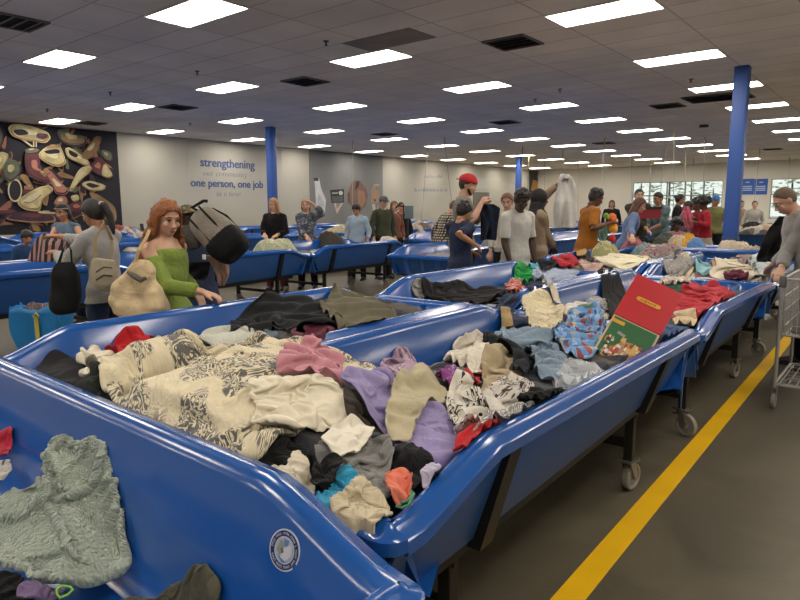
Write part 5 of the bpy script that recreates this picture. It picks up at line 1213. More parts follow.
person('distant shopper in a tan top between the column and the man in grey', 741, 203, 22.0, 1.78, 160, 'light', top_m=F('tan_top', '9a8468'), sleeve=.8, bot_m=dkj, hair='bob', hair_c='3a281c', fem=True)

def beard(info, col):
    Mh = info['Mh']; b = MB(); g = MB()
    for x in range(-5, 6): q = x/5; b.ball((q*.058, .052*(1-.55*q*q)+.01, -.085+.035*q*q), (.018, .018, .024), n=10)
    for x in range(-2, 3): b.ball((x*.011, .086, -.046-.002*abs(x)), (.010, .008, .006), n=8)
    g.add(b.v, b.f, 0, Mh); o = g.build('beard', mat('hair_'+col, col, rough=.6), info['t']); remesh(o, .009, 1)
beard(cap_m, '3a2a20')

_b = MB(); tb_f = vest_w['tb']; _b.tube([tb_f(0, .052, .98), tb_f(0, .056, 1.2), tb_f(0, .045, 1.36)], 0, 16, ell=[(.075, .075), (.08, .082), (.06, .065)], up=(1, 0, 0)); _b.build('tank_top', F('tank_white', 'b9b5ae'), vest_w['t'])

person('shopper in olive with a bright blue cap just left of the near column', 716, 197, 15.6, 1.86, 200, 'olive', top_m=F('olive_top_b', '6a6a3e'), sleeve=.9, bot_m=dkj, hair='short', hair_c='2a2018', hat=('cap', '2a6aa8'))
# ------------------------------------------------------------------ bags, held things, the box, the cart, the rods
def lump(name, label, cat, c, rx, ry, h, m, seed=0, rz=0, n=26, group=None, z0=None):
    """crumpled cloth lying in a low heap"""
    rng = np.random.RandomState(seed); u = np.linspace(-1, 1, n); U, V = np.meshgrid(u, u, indexing='ij'); mm = np.maximum(np.abs(U), np.abs(V))
    l = np.sqrt(U*U+V*V)+1e-9; x = U*mm/l; y = V*mm/l; r = mm; a = np.arctan2(y, x)
    wob = 1+.12*np.sin(2*a+rng.rand()*6)+.08*np.sin(5*a+rng.rand()*6)+.05*np.sin(9*a+rng.rand()*6); x = x*wob; y = y*wob; f = 0
    for k in range(6): d = rng.normal(0, 1, 2); d /= np.linalg.norm(d); w = rng.uniform(5, 15); f = f+np.abs(np.sin(w*(x*d[0]+y*d[1])+rng.rand()*6+1.5*np.sin(3*(x*d[1]-y*d[0])+k)))
    z = h*np.clip(1-r**4, 0, 1)*(.78+.22*np.sin(2.4*x+rng.rand()*6)*np.sin(2.4*y+rng.rand()*6)) + min(.06, .35*h)*(f/3.2-.5)*np.clip(1-r**5, 0, 1) + .012; X = np.stack([x*rx*(1-.1*np.clip(z/max(h,.01),0,1)), y*ry*(1-.1*np.clip(z/max(h,.01),0,1)), z], -1)
    o = grid_mesh(name, X, np.stack([x*rx, y*ry], -1), m, .008); o.location = c; o.rotation_euler = (0, 0, rz); tag(o, label, cat, group); return o
def hang(name, label, cat, rows, m, d, seed=0, n=26, amp=.05, thick=.006, rest=None):
    """cloth hanging from the hands: rows of (left px, right px, y px) from top to bottom at depth d, with vertical folds in depth"""
    rng = np.random.RandomState(seed); K = len(rows); t = np.linspace(0, K-1, n); L_ = np.interp(t, range(K), [r[0] for r in rows]); Rr = np.interp(t, range(K), [r[1] for r in rows]); Yy = np.interp(t, range(K), [r[2] for r in rows])
    fw = Vector((CR[0][2]*-1, CR[1][2]*-1, 0)).normalized(); X = np.zeros((n, n, 3)); ph = rng.rand()*6
    for i in range(n):
        for j in range(n):
            s = j/(n-1); v_ = i/(n-1); dep = amp*(.25+.75*v_)*(.8*math.sin(s*8+ph+1.6*math.sin(v_*4+s*3+ph))+.5*math.sin(s*15-v_*5+2*ph))+amp*.5*math.sin(v_*9+s*6+ph)
            p = atd(L_[i]+(Rr[i]-L_[i])*s, Yy[i], d)+fw*dep; X[i, j] = p
    uv = np.stack(np.meshgrid(np.linspace(0, .7, n), np.linspace(0, .6, n), indexing='ij'), -1)
    o = grid_mesh(name, X, uv, m, thick); tag(o, label, cat); return o
def bagbody(mb, A, B_, w, dp, n=20, prof=None, side=None, mi=0, rib=0):
    """rounded bag between two ends: sections along A-B"""
    A, B_ = Vector(A), Vector(B_); ax = (B_-A); prof = prof or [(0, .55), (.04, .8), (.12, .95), (.3, 1), (.6, 1.04), (.85, 1.0), (.95, .85), (1, .6)]
    side = Vector(side); pts = [A+ax*t for t, _ in prof]; k = len(pts); a = ax.normalized(); s = (side-a*side.dot(a)).normalized(); d_ = a.cross(s); o = len(mb.v)
    for (t, q), p in zip(prof, pts):
        for j in range(n):
            an = 2*PI*j/n; cx, sx = math.cos(an), math.sin(an); cx = math.copysign(abs(cx)**.6, cx); sx = math.copysign(abs(sx)**.6, sx)
            mb.v.append(tuple(p+s*(cx*w*q)+d_*(sx*dp*q)))
    for i in range(k-1):
        for j in range(n): mb.f.append([o+i*n+j, o+i*n+(j+1) % n, o+(i+1)*n+(j+1) % n, o+(i+1)*n+j]); mb.mi.append(mi)
    mb.f.append([o+j for j in range(n)][::-1]); mb.mi.append(mi); mb.f.append([o+(k-1)*n+j for j in range(n)]); mb.mi.append(mi)
    return s, d_, a
camR = Vector(CR[:, 0]); camU = Vector(CR[:, 1]); camF = -Vector(CR[:, 2])
mblk = fabo('black_nylon', '131315', bump=.15)
# backpack slung on the back of the person in navy
db = 4.75
A_, B_ = atd(199, 214, db), atd(238, 255, db-.1)
t = thing('backpack', 'grey backpack with black base slung on the person in navy', 'backpack', (A_+B_)/2); Tm = Matrix.Translation(-(A_+B_)/2)
def sub(fn, name, m, smooth=True, soft=0, wr=0, vox=.012):
    b = MB(); fn(b); g = MB(); g.add(b.v, b.f, 0, Tm); o = g.build(name, m, t, smooth)
    if soft: remesh(o, vox, soft, wr, len(D.objects), .5, .8)
    return o
sd_ = camR*.7+camU*.75
sub(lambda b: bagbody(b, A_, A_+(B_-A_)*.68, .135, .115, side=sd_, prof=[(0, .35), (.08, .66), (.25, .88), (.5, 1), (.8, 1.05), (1, 1.05)]), 'bag_body', fabo('grey_canvas', '7d766c', var=.18, bump=.4), soft=5, wr=.008)
sub(lambda b: bagbody(b, A_+(B_-A_)*.60, B_, .140, .12, side=sd_, prof=[(0, 1.02), (.3, 1.04), (.65, .98), (.88, .82), (1, .5)]), 'bag_base', mblk, soft=4, wr=.004)
ax_ = (B_-A_).normalized(); s_v = (sd_-ax_*sd_.dot(ax_)).normalized(); d_v = ax_.cross(s_v); d_v = -d_v if d_v.dot(camF) > 0 else d_v
for q in (-.45, .4):
    sub(lambda b: b.tube([A_+ax_*(.02+.30*i/8)+s_v*(.135*q*1.0)+d_v*(.109) for i in range(9)], .009, 6), 'seam', mblk)
sub(lambda b: b.tube([A_+s_v*.02+d_v*.02, A_-ax_*.05+d_v*.05, A_-ax_*.02+s_v*.10+d_v*.05, A_+s_v*.12+d_v*.04], .012, 8), 'grab_handle', mblk)
for q in (-.5, .5): sub(lambda b: b.tube([A_+s_v*(.14*q)-d_v*.09, A_-s_v*0+s_v*(.2*q)-d_v*.17+ax_*.08, A_+ax_*.3+s_v*(.2*q)-d_v*.15, A_+ax_*.42+s_v*(.15*q)-d_v*.09], 0, 8, ell=[(.03, .008)]*4, up=s_v), 'shoulder_strap', mblk)
sub(lambda b: bagbody(b, atd(186, 224, db-.05), atd(196, 250, db-.05), .055, .04, side=camR), 'side_pocket', fabo('pocket_grey', '4a4640', bump=.4), soft=3, wr=.01)
sub(lambda b: b.box(tuple(atd(204, 257, db-.22)), (.03, .012, .035)), 'tag', mat('white_tag', 'd9d7d2'), False)
hang('scarf', 'pale pink cloth hanging below the grey backpack', 'scarf', [(206,226,255),(212,229,266),(217,229,276),(219,225,286)], F('pale_pink', 'a9877c'), db+.1, 3, amp=.02)
hang('jacket_sleeve', 'dark jacket tied round the waist of the backpack wearer', 'jacket', [(180,210,262),(182,209,272),(184,206,280)], F('dark_tied', '20242c'), db+.12, 5, amp=.02)
# tote on the red haired woman's shoulder
dt = 4.05
t = thing('tote_bag', 'cream fabric tote on the shoulder of the woman with red curls', 'bag', atd(138, 290, dt)); Tm = Matrix.Translation(-atd(138, 290, dt))
sub(lambda b: bagbody(b, atd(141, 262, dt), atd(136, 322, dt), .165, .09, side=camR, prof=[(0, .25), (.08, .42), (.25, .68), (.5, .95), (.75, 1.08), (.92, .95), (1, .6)]), 'bag_body', fabo('cream_canvas', 'c0ab86', var=.12, bump=.6), soft=6, wr=.028)
sub(lambda b: b.tube([atd(133, 268, dt-.03), atd(139, 250, dt-.04), atd(147, 236, dt+.05), atd(150, 228, dt+.22), atd(152, 236, dt+.33), atd(150, 262, dt+.12)], 0, 8, ell=[(.012, .006)]*6, up=camR), 'strap', fabo('strap_beige', 'a8946c', bump=.2))
sub(lambda b: b.tube([atd(128, 272, dt-.08), atd(134, 276, dt-.1), atd(141, 280, dt-.1), atd(146, 278, dt-.08)], [.012, .02, .02, .012], 8), 'knot', fabo('knot_grey', '5f5a50'))
# bags of the woman with the ponytail
dq = 5.2
t = thing('handbag', 'large black handbag hanging from the arm of the woman with the ponytail', 'bag', atd(65, 288, dq)); Tm = Matrix.Translation(-atd(65, 288, dq))
sub(lambda b: bagbody(b, atd(65, 262, dq), atd(66, 313, dq), .115, .06, side=camR, prof=[(0, .5), (.08, .7), (.3, .9), (.7, 1.08), (.93, 1.0), (1, .7)]), 'bag_body', mblk, soft=5, wr=.010)
for q in (-1, 1): sub(lambda b: b.tube([atd(58+q*1, 266, dq+q*.03), atd(63, 250, dq+q*.03), atd(67, 242, dq+.16), atd(71, 250, dq+q*.03), atd(72, 266, dq+q*.03)], .008, 8), 'handle', mblk)
t = thing('shoulder_bag', 'beige shoulder bag on the hip of the woman with the ponytail', 'bag', atd(104, 275, dq)); Tm = Matrix.Translation(-atd(104, 275, dq))
sub(lambda b: bagbody(b, atd(104, 258, dq-.06), atd(104, 292, dq-.06), .105, .05, side=camR+camU*.25, prof=[(0, .7), (.08, .92), (.4, 1), (.8, .9), (1, .5)]), 'bag_body', fabo('bag_beige', '9a917c', bump=.4), soft=4, wr=.012)
for yy in (268, 276): sub(lambda b: b.tube([atd(96, yy+4, dq-.125), atd(104, yy-1, dq-.13), atd(112, yy, dq-.12)], .006, 6), 'zip', mat('zip_dark', '3b362e'))
sub(lambda b: b.tube([atd(96, 260, dq-.04), atd(95, 240, dq+.02), atd(104, 222, dq+.1), atd(112, 240, dq+.12), atd(112, 262, dq-.02)], 0, 8, ell=[(.014, .005)]*5, up=camR), 'strap', fabo('strap_tan', '8a7658'))
# big blue carrier bag standing in the aisle
p0 = at(38, 352, 0); dd = 6.35
c0 = atd(44, 330, dd); c0.z = 0
t = thing('carrier_bag', 'big bright blue carrier bag standing on the aisle floor at the left', 'bag', c0, math.atan2(camR.y, camR.x))
b = MB(); bot = [(-.20, -.13), (.20, -.13), (.20, .13), (-.20, .13)]; topp = [(-.27, -.12), (.20, -.14), (.24, .10), (-.26, .14)]
n = 10; vs = []; fs = []
for i in range(n+1):
    q = i/n
    for k in range(4):
        for e in range(5):
            a1, a2 = k, (k+1) % 4; f_ = e/5
            bx = bot[a1][0]*(1-f_)+bot[a2][0]*f_; by = bot[a1][1]*(1-f_)+bot[a2][1]*f_; tx = topp[a1][0]*(1-f_)+topp[a2][0]*f_; ty = topp[a1][1]*(1-f_)+topp[a2][1]*f_
            w_ = .018*math.sin(e*2.1+q*7+k)*(1 if 0 < i else 0); zz = .64*q+(.03*math.sin(e*1.7+k*2) if i == n else 0)
            vs.append((bx*(1-q)+tx*q+w_, by*(1-q)+ty*q+w_*.7, zz+.004))
N_ = 20
for i in range(n):
    for j in range(N_): fs.append((i*N_+j, i*N_+(j+1) % N_, (i+1)*N_+(j+1) % N_, (i+1)*N_+j))
fs.append(tuple(range(N_))[::-1]); b.add(vs, fs); o = b.build('bag_body', mat('blue_tarp', '1673b3', rough=.35, bump=.3, bscale=14), t); so = o.modifiers.new('t', 'SOLIDIFY'); so.thickness = .004
b = MB(); b.box((.02, -.152, .44), (.04, .008, .22)); b.tube([(.02, -.155, .54), (.0, -.16, .57), (.03, -.165, .60), (.05, -.16, .57), (.03, -.155, .54)], .010, 6); b.build('strap', mat('yellow_strap', 'c2b34a', rough=.6), t, smooth=False)
lump('clothing', 'crumpled clothes showing at the mouth of the blue carrier bag', 'clothing', c0+Vector((0, 0, .50)), .2, .11, .14, F('bag_content', '6a5a58', pattern='print', cols=('a8a09a', '3a3438')), 7, math.atan2(camR.y, camR.x))
# striped garment held at the bin
p = atd(57, 252, 6.3)
lump('garment', 'pink and black striped garment held over the bin by the two women', 'clothing', p+Vector((0, 0, -.10)), .26, .15, .26, F('pink_stripes', '9a7674', pattern='stripes', cols=('26201f',), scale=1.1), 4, math.atan2(camR.y, camR.x))
# held garments
hang('shirt', 'navy shirt held up by the man in the red cap', 'shirt', [(480,494,204),(478,500,208),(481,499,218),(481,497,230),(480,496,240)], F('navy_held', '1b2744', bump=.3), 8.75, 1, amp=.04)
hang('garment', 'white garment held up high by the person in beige', 'clothing', [(560,570,174),(558,574,182),(556,577,196),(554,576,212),(554,575,228)], F('white_held', 'b5b4b0', bump=.3), 8.85, 2, amp=.05)
hang('coat', 'black coat held against the chest of the man in grey', 'coat', [(779,787,216),(770,788,228),(763,790,242),(758,788,256),(757,780,262)], F('black_coat_b', '151416', bump=.3), 6.75, 6, amp=.05)
hang('garment', 'bright pink garment held up beside the woman in red', 'clothing', [(684,689,206),(682,692,212),(684,693,222),(686,693,228)], F('bright_pink', 'b5566a'), 13.0, 8, amp=.03)
hang('garment', 'mint green garment held by the man in mustard', 'clothing', [(599,608,226),(598,608,234),(600,606,242)], F('mint_held', '6d8f7c'), 9.6, 9, amp=.03)
# toy
t = thing('toy', 'orange and yellow plastic toy in the hands of the man in mustard', 'toy', atd(612, 222, 9.55)); q0 = atd(612, 222, 9.55)
for nm_, c_, px, py, r in (('toy_head', 'd0601e', 612, 218, .07), ('toy_body', 'd8941e', 613, 228, .075), ('toy_tail', 'c02f24', 612, 238, .055), ('toy_cap', '6f9a34', 606, 216, .045)):
    b = MB(); b.ball(atd(px, py, 9.55)-q0, (r, r*.8, r*1.05), n=12); b.ball(atd(px+2, py+2, 9.5)-q0, r*.6, n=10); b.build(nm_, mat('toy_'+c_, c_, rough=.4), t)
# red crates
c0 = atd(647, 213, 12.9); 
t = thing('crate', 'red crate with black rim held between the two men by the window', 'crate', c0, math.atan2(camR.y, camR.x))
b = MB(); w_, d_, h_ = .42, .32, .2
for sx in (-1, 1): b.box((sx*w_/2, 0, 0), (.015, d_, h_)); b.box((0, sx*d_/2, 0), (w_, .015, h_))
b.box((0, 0, -h_/2), (w_, d_, .015)); b.build('crate_body', mat('crate_red', '8e1f2c', rough=.5), t, smooth=False)
b = MB(); 
for sx in (-1, 1): b.box((sx*w_/2, 0, h_/2), (.04, d_+.04, .05)); b.box((0, sx*d_/2, h_/2), (w_+.04, .04, .05))
b.build('rim', mat('crate_black', '1a1a1c', rough=.5), t, smooth=False)
b = MB(); b.box((-.05, -d_/2-.004, .02), (.26, .006, .05)); b.build('pale_band', mat('crate_band', 'b7a9a6'), t, smooth=False)
# bottle
t = thing('bottle', 'white bottle with a blue cap on the bin behind the young man in white', 'bottle', atd(494.5, 240, 11.6))
b = MB(); b.tube([(0, 0, 0), (0, 0, .01), (0, 0, .2), (0, 0, .24), (0, 0, .26)], [.04, .047, .047, .03, .022], 16); b.build('bottle_body', mat('bottle_white', 'b9c4c2', rough=.3), t)
b = MB(); b.cyl((0, 0, .28), .026, .05); b.build('cap', mat('bottle_cap', '3a78b8', rough=.4), t)
# ---- heaps on the far bins
FILLED = set()
def far(label, px, py, z, rx, ry, h, col, seed, cat='clothing', name='garment', **kw):
    best = None; global FILLED
    for q in np.linspace(.60, 1.25, 90):                # rest it inside whichever bin lies under that sight line
        p = at(px, py, q)
        for bi, (bx, by, br) in enumerate(BINS):
            u = (p.x-bx)*math.cos(br)+(p.y-by)*math.sin(br); v = -(p.x-bx)*math.sin(br)+(p.y-by)*math.cos(br)
            if abs(u) < BW/2-.22 and abs(v) < BL/2-.25 and (best is None or abs(q-z) < best[0]): best = (abs(q-z), q, p, bi)
    if best: p = best[2]; h = min(.32, h+max(0, best[1]-.84)); rx, ry = max(rx, h*.95), max(ry, h*.85); p.z = .80; FILLED.add(best[3])
    else: print('NO BIN', label, px, py); p = at(px, py, z)
    lump(name, label, cat, p, rx, ry, h, F('far_'+col+kw.get('pattern', ''), col, **kw), seed, math.atan2(camR.y, camR.x), n=30)
far('cream and olive blankets heaped on a far bin left of the small dark-haired person', 336, 236, .95, .42, .3, .55, 'a89f86', 1, 'blanket', 'blanket')
far('tan blanket on the right of the far blanket heap', 347, 234, .95, .3, .25, .45, '8f846c', 2, 'blanket', 'blanket')
far('dark cloth at the foot of the far blanket heap', 331, 240, .95, .34, .25, .22, '3c3833', 3)
far('pale yellow green garment lying on the second row bin', 276, 247, .90, .42, .2, .16, 'a3a888', 4, pattern='print', cols=('c4c0a8', '6f7a5c'))
far('white cloth on the second row bin behind the ponytail', 121, 253, .86, .35, .22, .12, 'b5aea2', 5)
far('white scrap on the second row bin near the tub corner', 388, 240, .84, .2, .16, .12, 'bdb9b2', 6)
far('pinkish white clothes heaped beside the person in olive', 412, 232, .95, .42, .3, .42, 'a39488', 7)
far('cream cloth hanging among the pinkish heap', 420, 228, .95, .25, .2, .4, 'b5a58e', 8)
far('brown cardigan at the right of the pinkish heap', 424, 232, .92, .25, .2, .3, '6a5d4e', 9)
far('small mixed scarf on the far bin left of the plaid shirt', 433, 226, .97, .4, .2, .12, '8f8a86', 10, pattern='patches', cols=('6a5a6a', 'a89a88', '4a5a70'), scale=1)
far('white and red scraps on the wall bins by the mural', 124, 224, 1.22, .5, .3, .16, 'a8a4a0', 11, pattern='patches', cols=('8a4a44', '6a7a94'), scale=.6)
far('yellow green printed top before the woman in blue', 606, 246, .9, .2, .15, .06, '9a9a6a', 12, pattern='print', cols=('c4b8a0', '6a4a3a'))
far('pink and red garment under the hands of the woman in blue', 634, 246, .95, .22, .16, .16, '94525a', 13)
far('black garment right of the woman in blue', 648, 246, .92, .28, .2, .18, '1d1d20', 14)
far('pale teal garment beside the black one near the woman in blue', 642, 252, .92, .18, .14, .14, '6f8a8c', 15)
far('pink patterned blanket on the bin left of the beige scarf', 662, 253, .94, .34, .24, .16, '9a8486', 16, 'blanket', 'blanket', pattern='print', cols=('6a4a52', 'b9aaa4'), scale=1.5)
far('dark green cloth heap below the shopper in grey teal', 668, 243, .95, .3, .24, .28, '3d443c', 17)
far('cream cushion among the heaps below the pink garment', 678, 243, .9, .18, .15, .12, 'b3a58c', 18, 'cushion', 'cushion')
far('mustard yellow bag beside the child with dark curls', 687, 240, .95, .16, .14, .2, 'b8892c', 19, 'bag', 'cloth_bag')
far('blue cloth right of the mustard bag', 692, 243, .92, .10, .1, .1, '4f7ab0', 20)
far('white sheet draped over the end bin before the column', 734, 246, .95, .14, .30, .16, 'b9ae98', 21, 'sheet', 'sheet')
far('cream towel trailing from the white sheet on the end bin', 748, 254, .92, .26, .14, .12, 'a89c84', 22, 'towel', 'towel')
far('pale heap of clothes on the bins beyond the near column', 756, 230, .95, .75, .4, .6, '9a9488', 23, pattern='patches', cols=('5a5654', 'b0a898', '3c3a3e'), scale=.5)
far('dark bag on the pale heap beyond the near column', 752, 232, .95, .5, .3, .38, '2b282a', 24, 'bag', 'cloth_bag')
far('tan heap of clothes right of the pale heap beyond the column', 775, 231, .95, .6, .4, .5, 'a08c74', 25, pattern='patches', cols=('7a6a58', 'b9aa96', '4a4a50'), scale=.5)
far('small bright heap between the red top and the column', 718, 232, .95, .4, .3, .3, '8a7a74', 26, pattern='patches', cols=('b09a80', '4a6a8a', '9a5a5a'), scale=.8)
far('folded grey cloth under the white bottle with the blue cap', 495, 241, .93, .25, .2, .1, '7f8488', 27)
def mound2(bi, label, cols):
    bx, by, br = BINS[bi]; nu, nv = 26, 54; u = np.linspace(-BW/2+.19, BW/2-.19, nu); v = np.linspace(-BL/2+.19, BL/2-.19, nv); U, V = np.meshgrid(u, v, indexing='ij'); rng = np.random.RandomState(bi); f = 0
    for k in range(6): d = rng.normal(0, 1, 2); d /= np.linalg.norm(d); w = rng.uniform(8, 26); f = f+np.abs(np.sin(w*(U*d[0]+V*d[1])+rng.rand()*6+1.4*np.sin(6*(U*d[1]-V*d[0]))))
    z = .76+.10*(f/6)+.04*np.sin(3*U+bi)*np.sin(2.3*V); ed = np.minimum(BW/2-np.abs(U), BL/2-np.abs(V)); z = np.where(ed < .195, .64, z)
    x = bx+U*math.cos(br)-V*math.sin(br); y = by+U*math.sin(br)+V*math.cos(br)
    o = grid_mesh('clothes_heap', np.stack([x, y, z], -1), np.stack([U, V], -1), fabo(label, cols[0], pattern='patches', cols=cols[1:], scale=.45), 0, 1); tag(o, label, 'clothes', kind='stuff')
PAL = [['8d857a', 'a59c90', '4a4a52', '6a7484', '7a5a56', 'b5aea2', '3c3e46'], ['6f6a66', '9a9088', '3a3c44', '8a6a5e', 'a8a098', '4c5a70'], ['7c7a80', 'b0a898', '40404a', '64504e', '90887c', '56647a']]
for bi in sorted(FILLED):
    if bi > 6: mound2(bi, 'tangled clothes filling the ' + [o['label'] for o in D.objects if o.get('category') == 'bin' and (o.location.xy-Vector(BINS[bi][:2])).length < .01 and o.location.z < .1][0], PAL[bi % 3])
# grey panel with black arm on a far bin
p = atd(408, 219, 13.0); t = thing('display_panel', 'grey panel with dark edge and arm standing behind the person in olive', 'panel', p, math.atan2(camR.y, camR.x))
b = MB(); b.box((.02, 0, .14), (.18, .03, .26)); b.build('panel', mat('panel_grey', '5f6d74', rough=.4), t, smooth=False); b = MB(); b.box((-.09, 0, .14), (.03, .05, .3)); b.tube([(-.08, 0, .25), (-.2, 0, .28), (-.26, 0, .22)], .02, 8); b.tube([(0, .0, .02), (0, .0, .02-p.z)], .02, 8); b.build('arm', mat('panel_black', '1d1d1f'), t)
# ---- the red and green box
TL = atd(637, 274, 3.62); BL_ = atd(585, 364, 3.36); _c = Vector((0, 0, HC)); _e = TL-BL_; _r = atd(682, 294, 1)-_c; TR = _c+_r*((TL-_c).dot(_e)/_r.dot(_e))
ex = (TR-TL); ey = (TL-BL_); wB, hB = ex.length, ey.length; ex.normalize(); ey = (ey-ex*ey.dot(ex)).normalized(); ez = ex.cross(ey)
if ez.dot(camF) > 0: ez = -ez
Mx = Matrix(((ex.x, ey.x, ez.x, BL_.x), (ex.y, ey.y, ez.y, BL_.y), (ex.z, ey.z, ez.z, BL_.z), (0, 0, 0, 1)))
t = D.objects.new('gift_box', None); COL.objects.link(t); t.matrix_world = Mx; tag(t, 'tall red and green box leaning in the second bin by the rim', 'box')
hs_ = hB*.54; dpt = .075
b = MB(); b.box((wB/2, hs_/2, -dpt/2), (wB, hs_, dpt)); o = b.build('box_base', mat('box_cream', 'bfae8c', rough=.6), t, smooth=False)
b = MB(); b.box((wB/2, hs_/2, .0015), (wB-.022, hs_-.02, .003)); g_ = b.build('green_panel', mat('box_green', '175a2c', rough=.4), o, smooth=False)
b = MB(); b.box((wB/2+.002, hs_+(hB-hs_)/2, -dpt/2+.003), (wB+.006, hB-hs_, dpt+.008), bev=.003); lid = b.build('lid', mat('box_red', 'b3202a', rough=.35), t, smooth=False)
b = MB(); c_ = (wB*.5, hs_+(hB-hs_)*.5, .0085); pts = []
for sgn, cx_ in ((1, .055), (-1, -.055)): pts += [(c_[0]+cx_+.014*sgn*math.cos(a), c_[1]+.014*math.sin(a)*sgn, c_[2]) for a in [-PI/2+PI*i/8 for i in range(9)]]
b.poly(pts, .002); pl = b.build('name_plate', mat('plate_yellow', 'cf9a26', rough=.4), lid, smooth=False)
b = MB(); rng = random.Random(4); x = c_[0]-.045
while x < c_[0]+.045: w_ = rng.uniform(.005, .011); b.box((x, c_[1], c_[2]+.0025), (w_, rng.uniform(.008, .014), .001)); x += w_+.004
b.build('plate_lettering', mat('plate_ink', '8a4a1c'), pl, smooth=False)
# printed village scene on the green panel: small houses and figures
cols = ['c9a25a', 'd8cfc0', '7a3a2a', '2c2a28', 'b07a3c', '8a8a86', 'a83a2c', 'e0d2a8']; b = MB(); rng = random.Random(9); ms = [mat('bx_'+c, c, rough=.5) for c in cols]
def bp(x, y): return (x*wB, y*hs_, .0)
hz_ = .0035
b.poly([(wB*.25, hs_*.42, hz_), (wB*.75, hs_*.42, hz_), (wB*.62, hs_*.66, hz_), (wB*.42, hs_*.62, hz_)], .0006, mi=4); b.poly([(wB*.62, hs_*.40, hz_+.0008), (wB*.86, hs_*.62, hz_+.0008), (wB*.66, hs_*.66, hz_+.0008)], .0006, mi=0)
b.poly([(wB*.12, hs_*.06, hz_), (wB*.9, hs_*.06, hz_), (wB*.85, hs_*.40, hz_), (wB*.2, hs_*.44, hz_)], .0006, mi=4)
for k in range(150):
    x, y = rng.uniform(.12, .9), rng.uniform(.05, .55+.12*rng.random()); a, c__ = rng.uniform(.012, .04)*wB*1.4, rng.uniform(.01, .03)*hs_*1.4; zz = hz_+.001+.0003*(k % 8)
    q = rng.uniform(-.3, .3); b.poly([(x*wB-a, y*hs_-c__, zz), (x*wB+a, y*hs_-c__*(1-q), zz), (x*wB+a*.8, y*hs_+c__, zz), (x*wB-a*.7, y*hs_+c__*(1+q), zz)], .0003, mi=rng.randrange(8))
b.box((wB*.33, hs_*.72, hz_+.001), (.045, .018, .001), mi=5, rz=-.2)
b.build('village_print', ms, g_, smooth=False)
b = MB(); b.box((wB*.16, hs_*.90, hz_), (.07, .022, .001)); b.build('small_plate', mat('plate_yellow', 'cf9a26'), g_, smooth=False)
# ---- round emblem on the nearest bin's inner wall
bpy.context.view_layer.update()
dg = bpy.context.evaluated_depsgraph_get(); tb_ = [c for c in D.objects if c.parent is ABIN and c.name.startswith('tub')][0]
def cast(px, py):
    iv = tb_.matrix_world.inverted(); o_ = iv @ Vector((0, 0, HC)); d_ = (iv.to_3x3() @ Vector(ray(px, py))).normalized(); okh, l, n_, _ = tb_.ray_cast(o_, d_); return tb_.matrix_world @ l, (tb_.matrix_world.to_3x3() @ n_).normalized()
lc, ln = cast(285, 550); l1, _ = cast(285, 528.5); l2, _ = cast(285, 571.5); rad = (l1-l2).length/2
up = (l1-l2).normalized(); sx_ = up.cross(ln).normalized(); up = ln.cross(sx_)
Me = Matrix(((sx_.x, up.x, ln.x, lc.x), (sx_.y, up.y, ln.y, lc.y), (sx_.z, up.z, ln.z, lc.z), (0, 0, 0, 1)))
t = D.objects.new('emblem', None); COL.objects.link(t); t.matrix_world = Me; tag(t, 'round blue and white emblem sticker on the nearest bin wall', 'sticker')
def disc(r0, r1, z, n=40):
    vs = []; fs = []
    for i in range(n):
        a = 2*PI*i/n; vs += [(r0*math.cos(a), r0*math.sin(a), z), (r1*math.cos(a), r1*math.sin(a), z)]
    for i in range(n): j = (i+1) % n; fs.append((2*i, 2*i+1, 2*j+1, 2*j))
    return vs, fs
b = MB(); b.cyl((0, 0, .001), rad, .002, n=40); b.build('rim', mat('emblem_white', 'c9ccd2', rough=.4), t, smooth=False)
b = MB(); b.add(*disc(rad*.66, rad*.93, .0025)); b.build('ring', mat('emblem_navy', '232c52', rough=.4), t, smooth=False)
b = MB(); rng = random.Random(5)
for a0, a1 in ((PI*.93, PI*.08), (PI*.02, -PI*.30), (PI*1.08, PI*1.65)):
    k = 0; a = a0; sg = 1 if a1 > a0 else -1
    while (a1-a)*sg > 0:
        w_ = rng.uniform(.03, .06); h_ = rad*rng.uniform(.10, .13)
        if k % 6 != 5:
            M_ = Matrix.Rotation(a-PI/2, 4, 'Z') @ Matrix.Translation((0, rad*.795, .003)); b.box((0, 0, 0), (rad*.028, h_, .0006), M_); b.box((rad*.03, rng.choice([-1, 0, 1])*h_*.42, 0), (rad*.05, rad*.028, .0006), M_)
        a += sg*(.10+w_*.2); k += 1
b.build('ring_lettering', mat('emblem_letters', 'b9bfce', rough=.4), t, smooth=False)
b = MB(); b.add(*disc(0, rad*.6, .0026)); b.build('centre', mat('emblem_pale', 'a9b4c4', rough=.4), t, smooth=False)
b = MB()
def ep(l, z, mi): b.poly([(x*rad, y*rad, z) for x, y in l], .0004, mi=mi)
ep([(-.5, .05), (-.2, .5), (.05, .35), (-.05, 0), (-.3, -.25)], .003, 0); ep([(0, .55), (.35, .45), (.25, .2), (.05, .15)], .0032, 1); ep([(-.05, .1), (.5, .25), (.5, -.25), (.1, -.5), (-.25, -.35)], .0034, 2); ep([(-.2, .05), (-.08, .15), (0, -.1), (-.15, -.15)], .0038, 3); ep([(-.45, -.2), (0, -.5), (.2, -.55), (-.15, -.6)], .0036, 1)
b.build('centre_picture', [mat('em_olive', '8f9482', rough=.4), mat('em_blue', '6682b0', rough=.4), mat('em_white', 'c4c6c8', rough=.4), mat('em_brown', '6d5e50', rough=.4)], t, smooth=False)
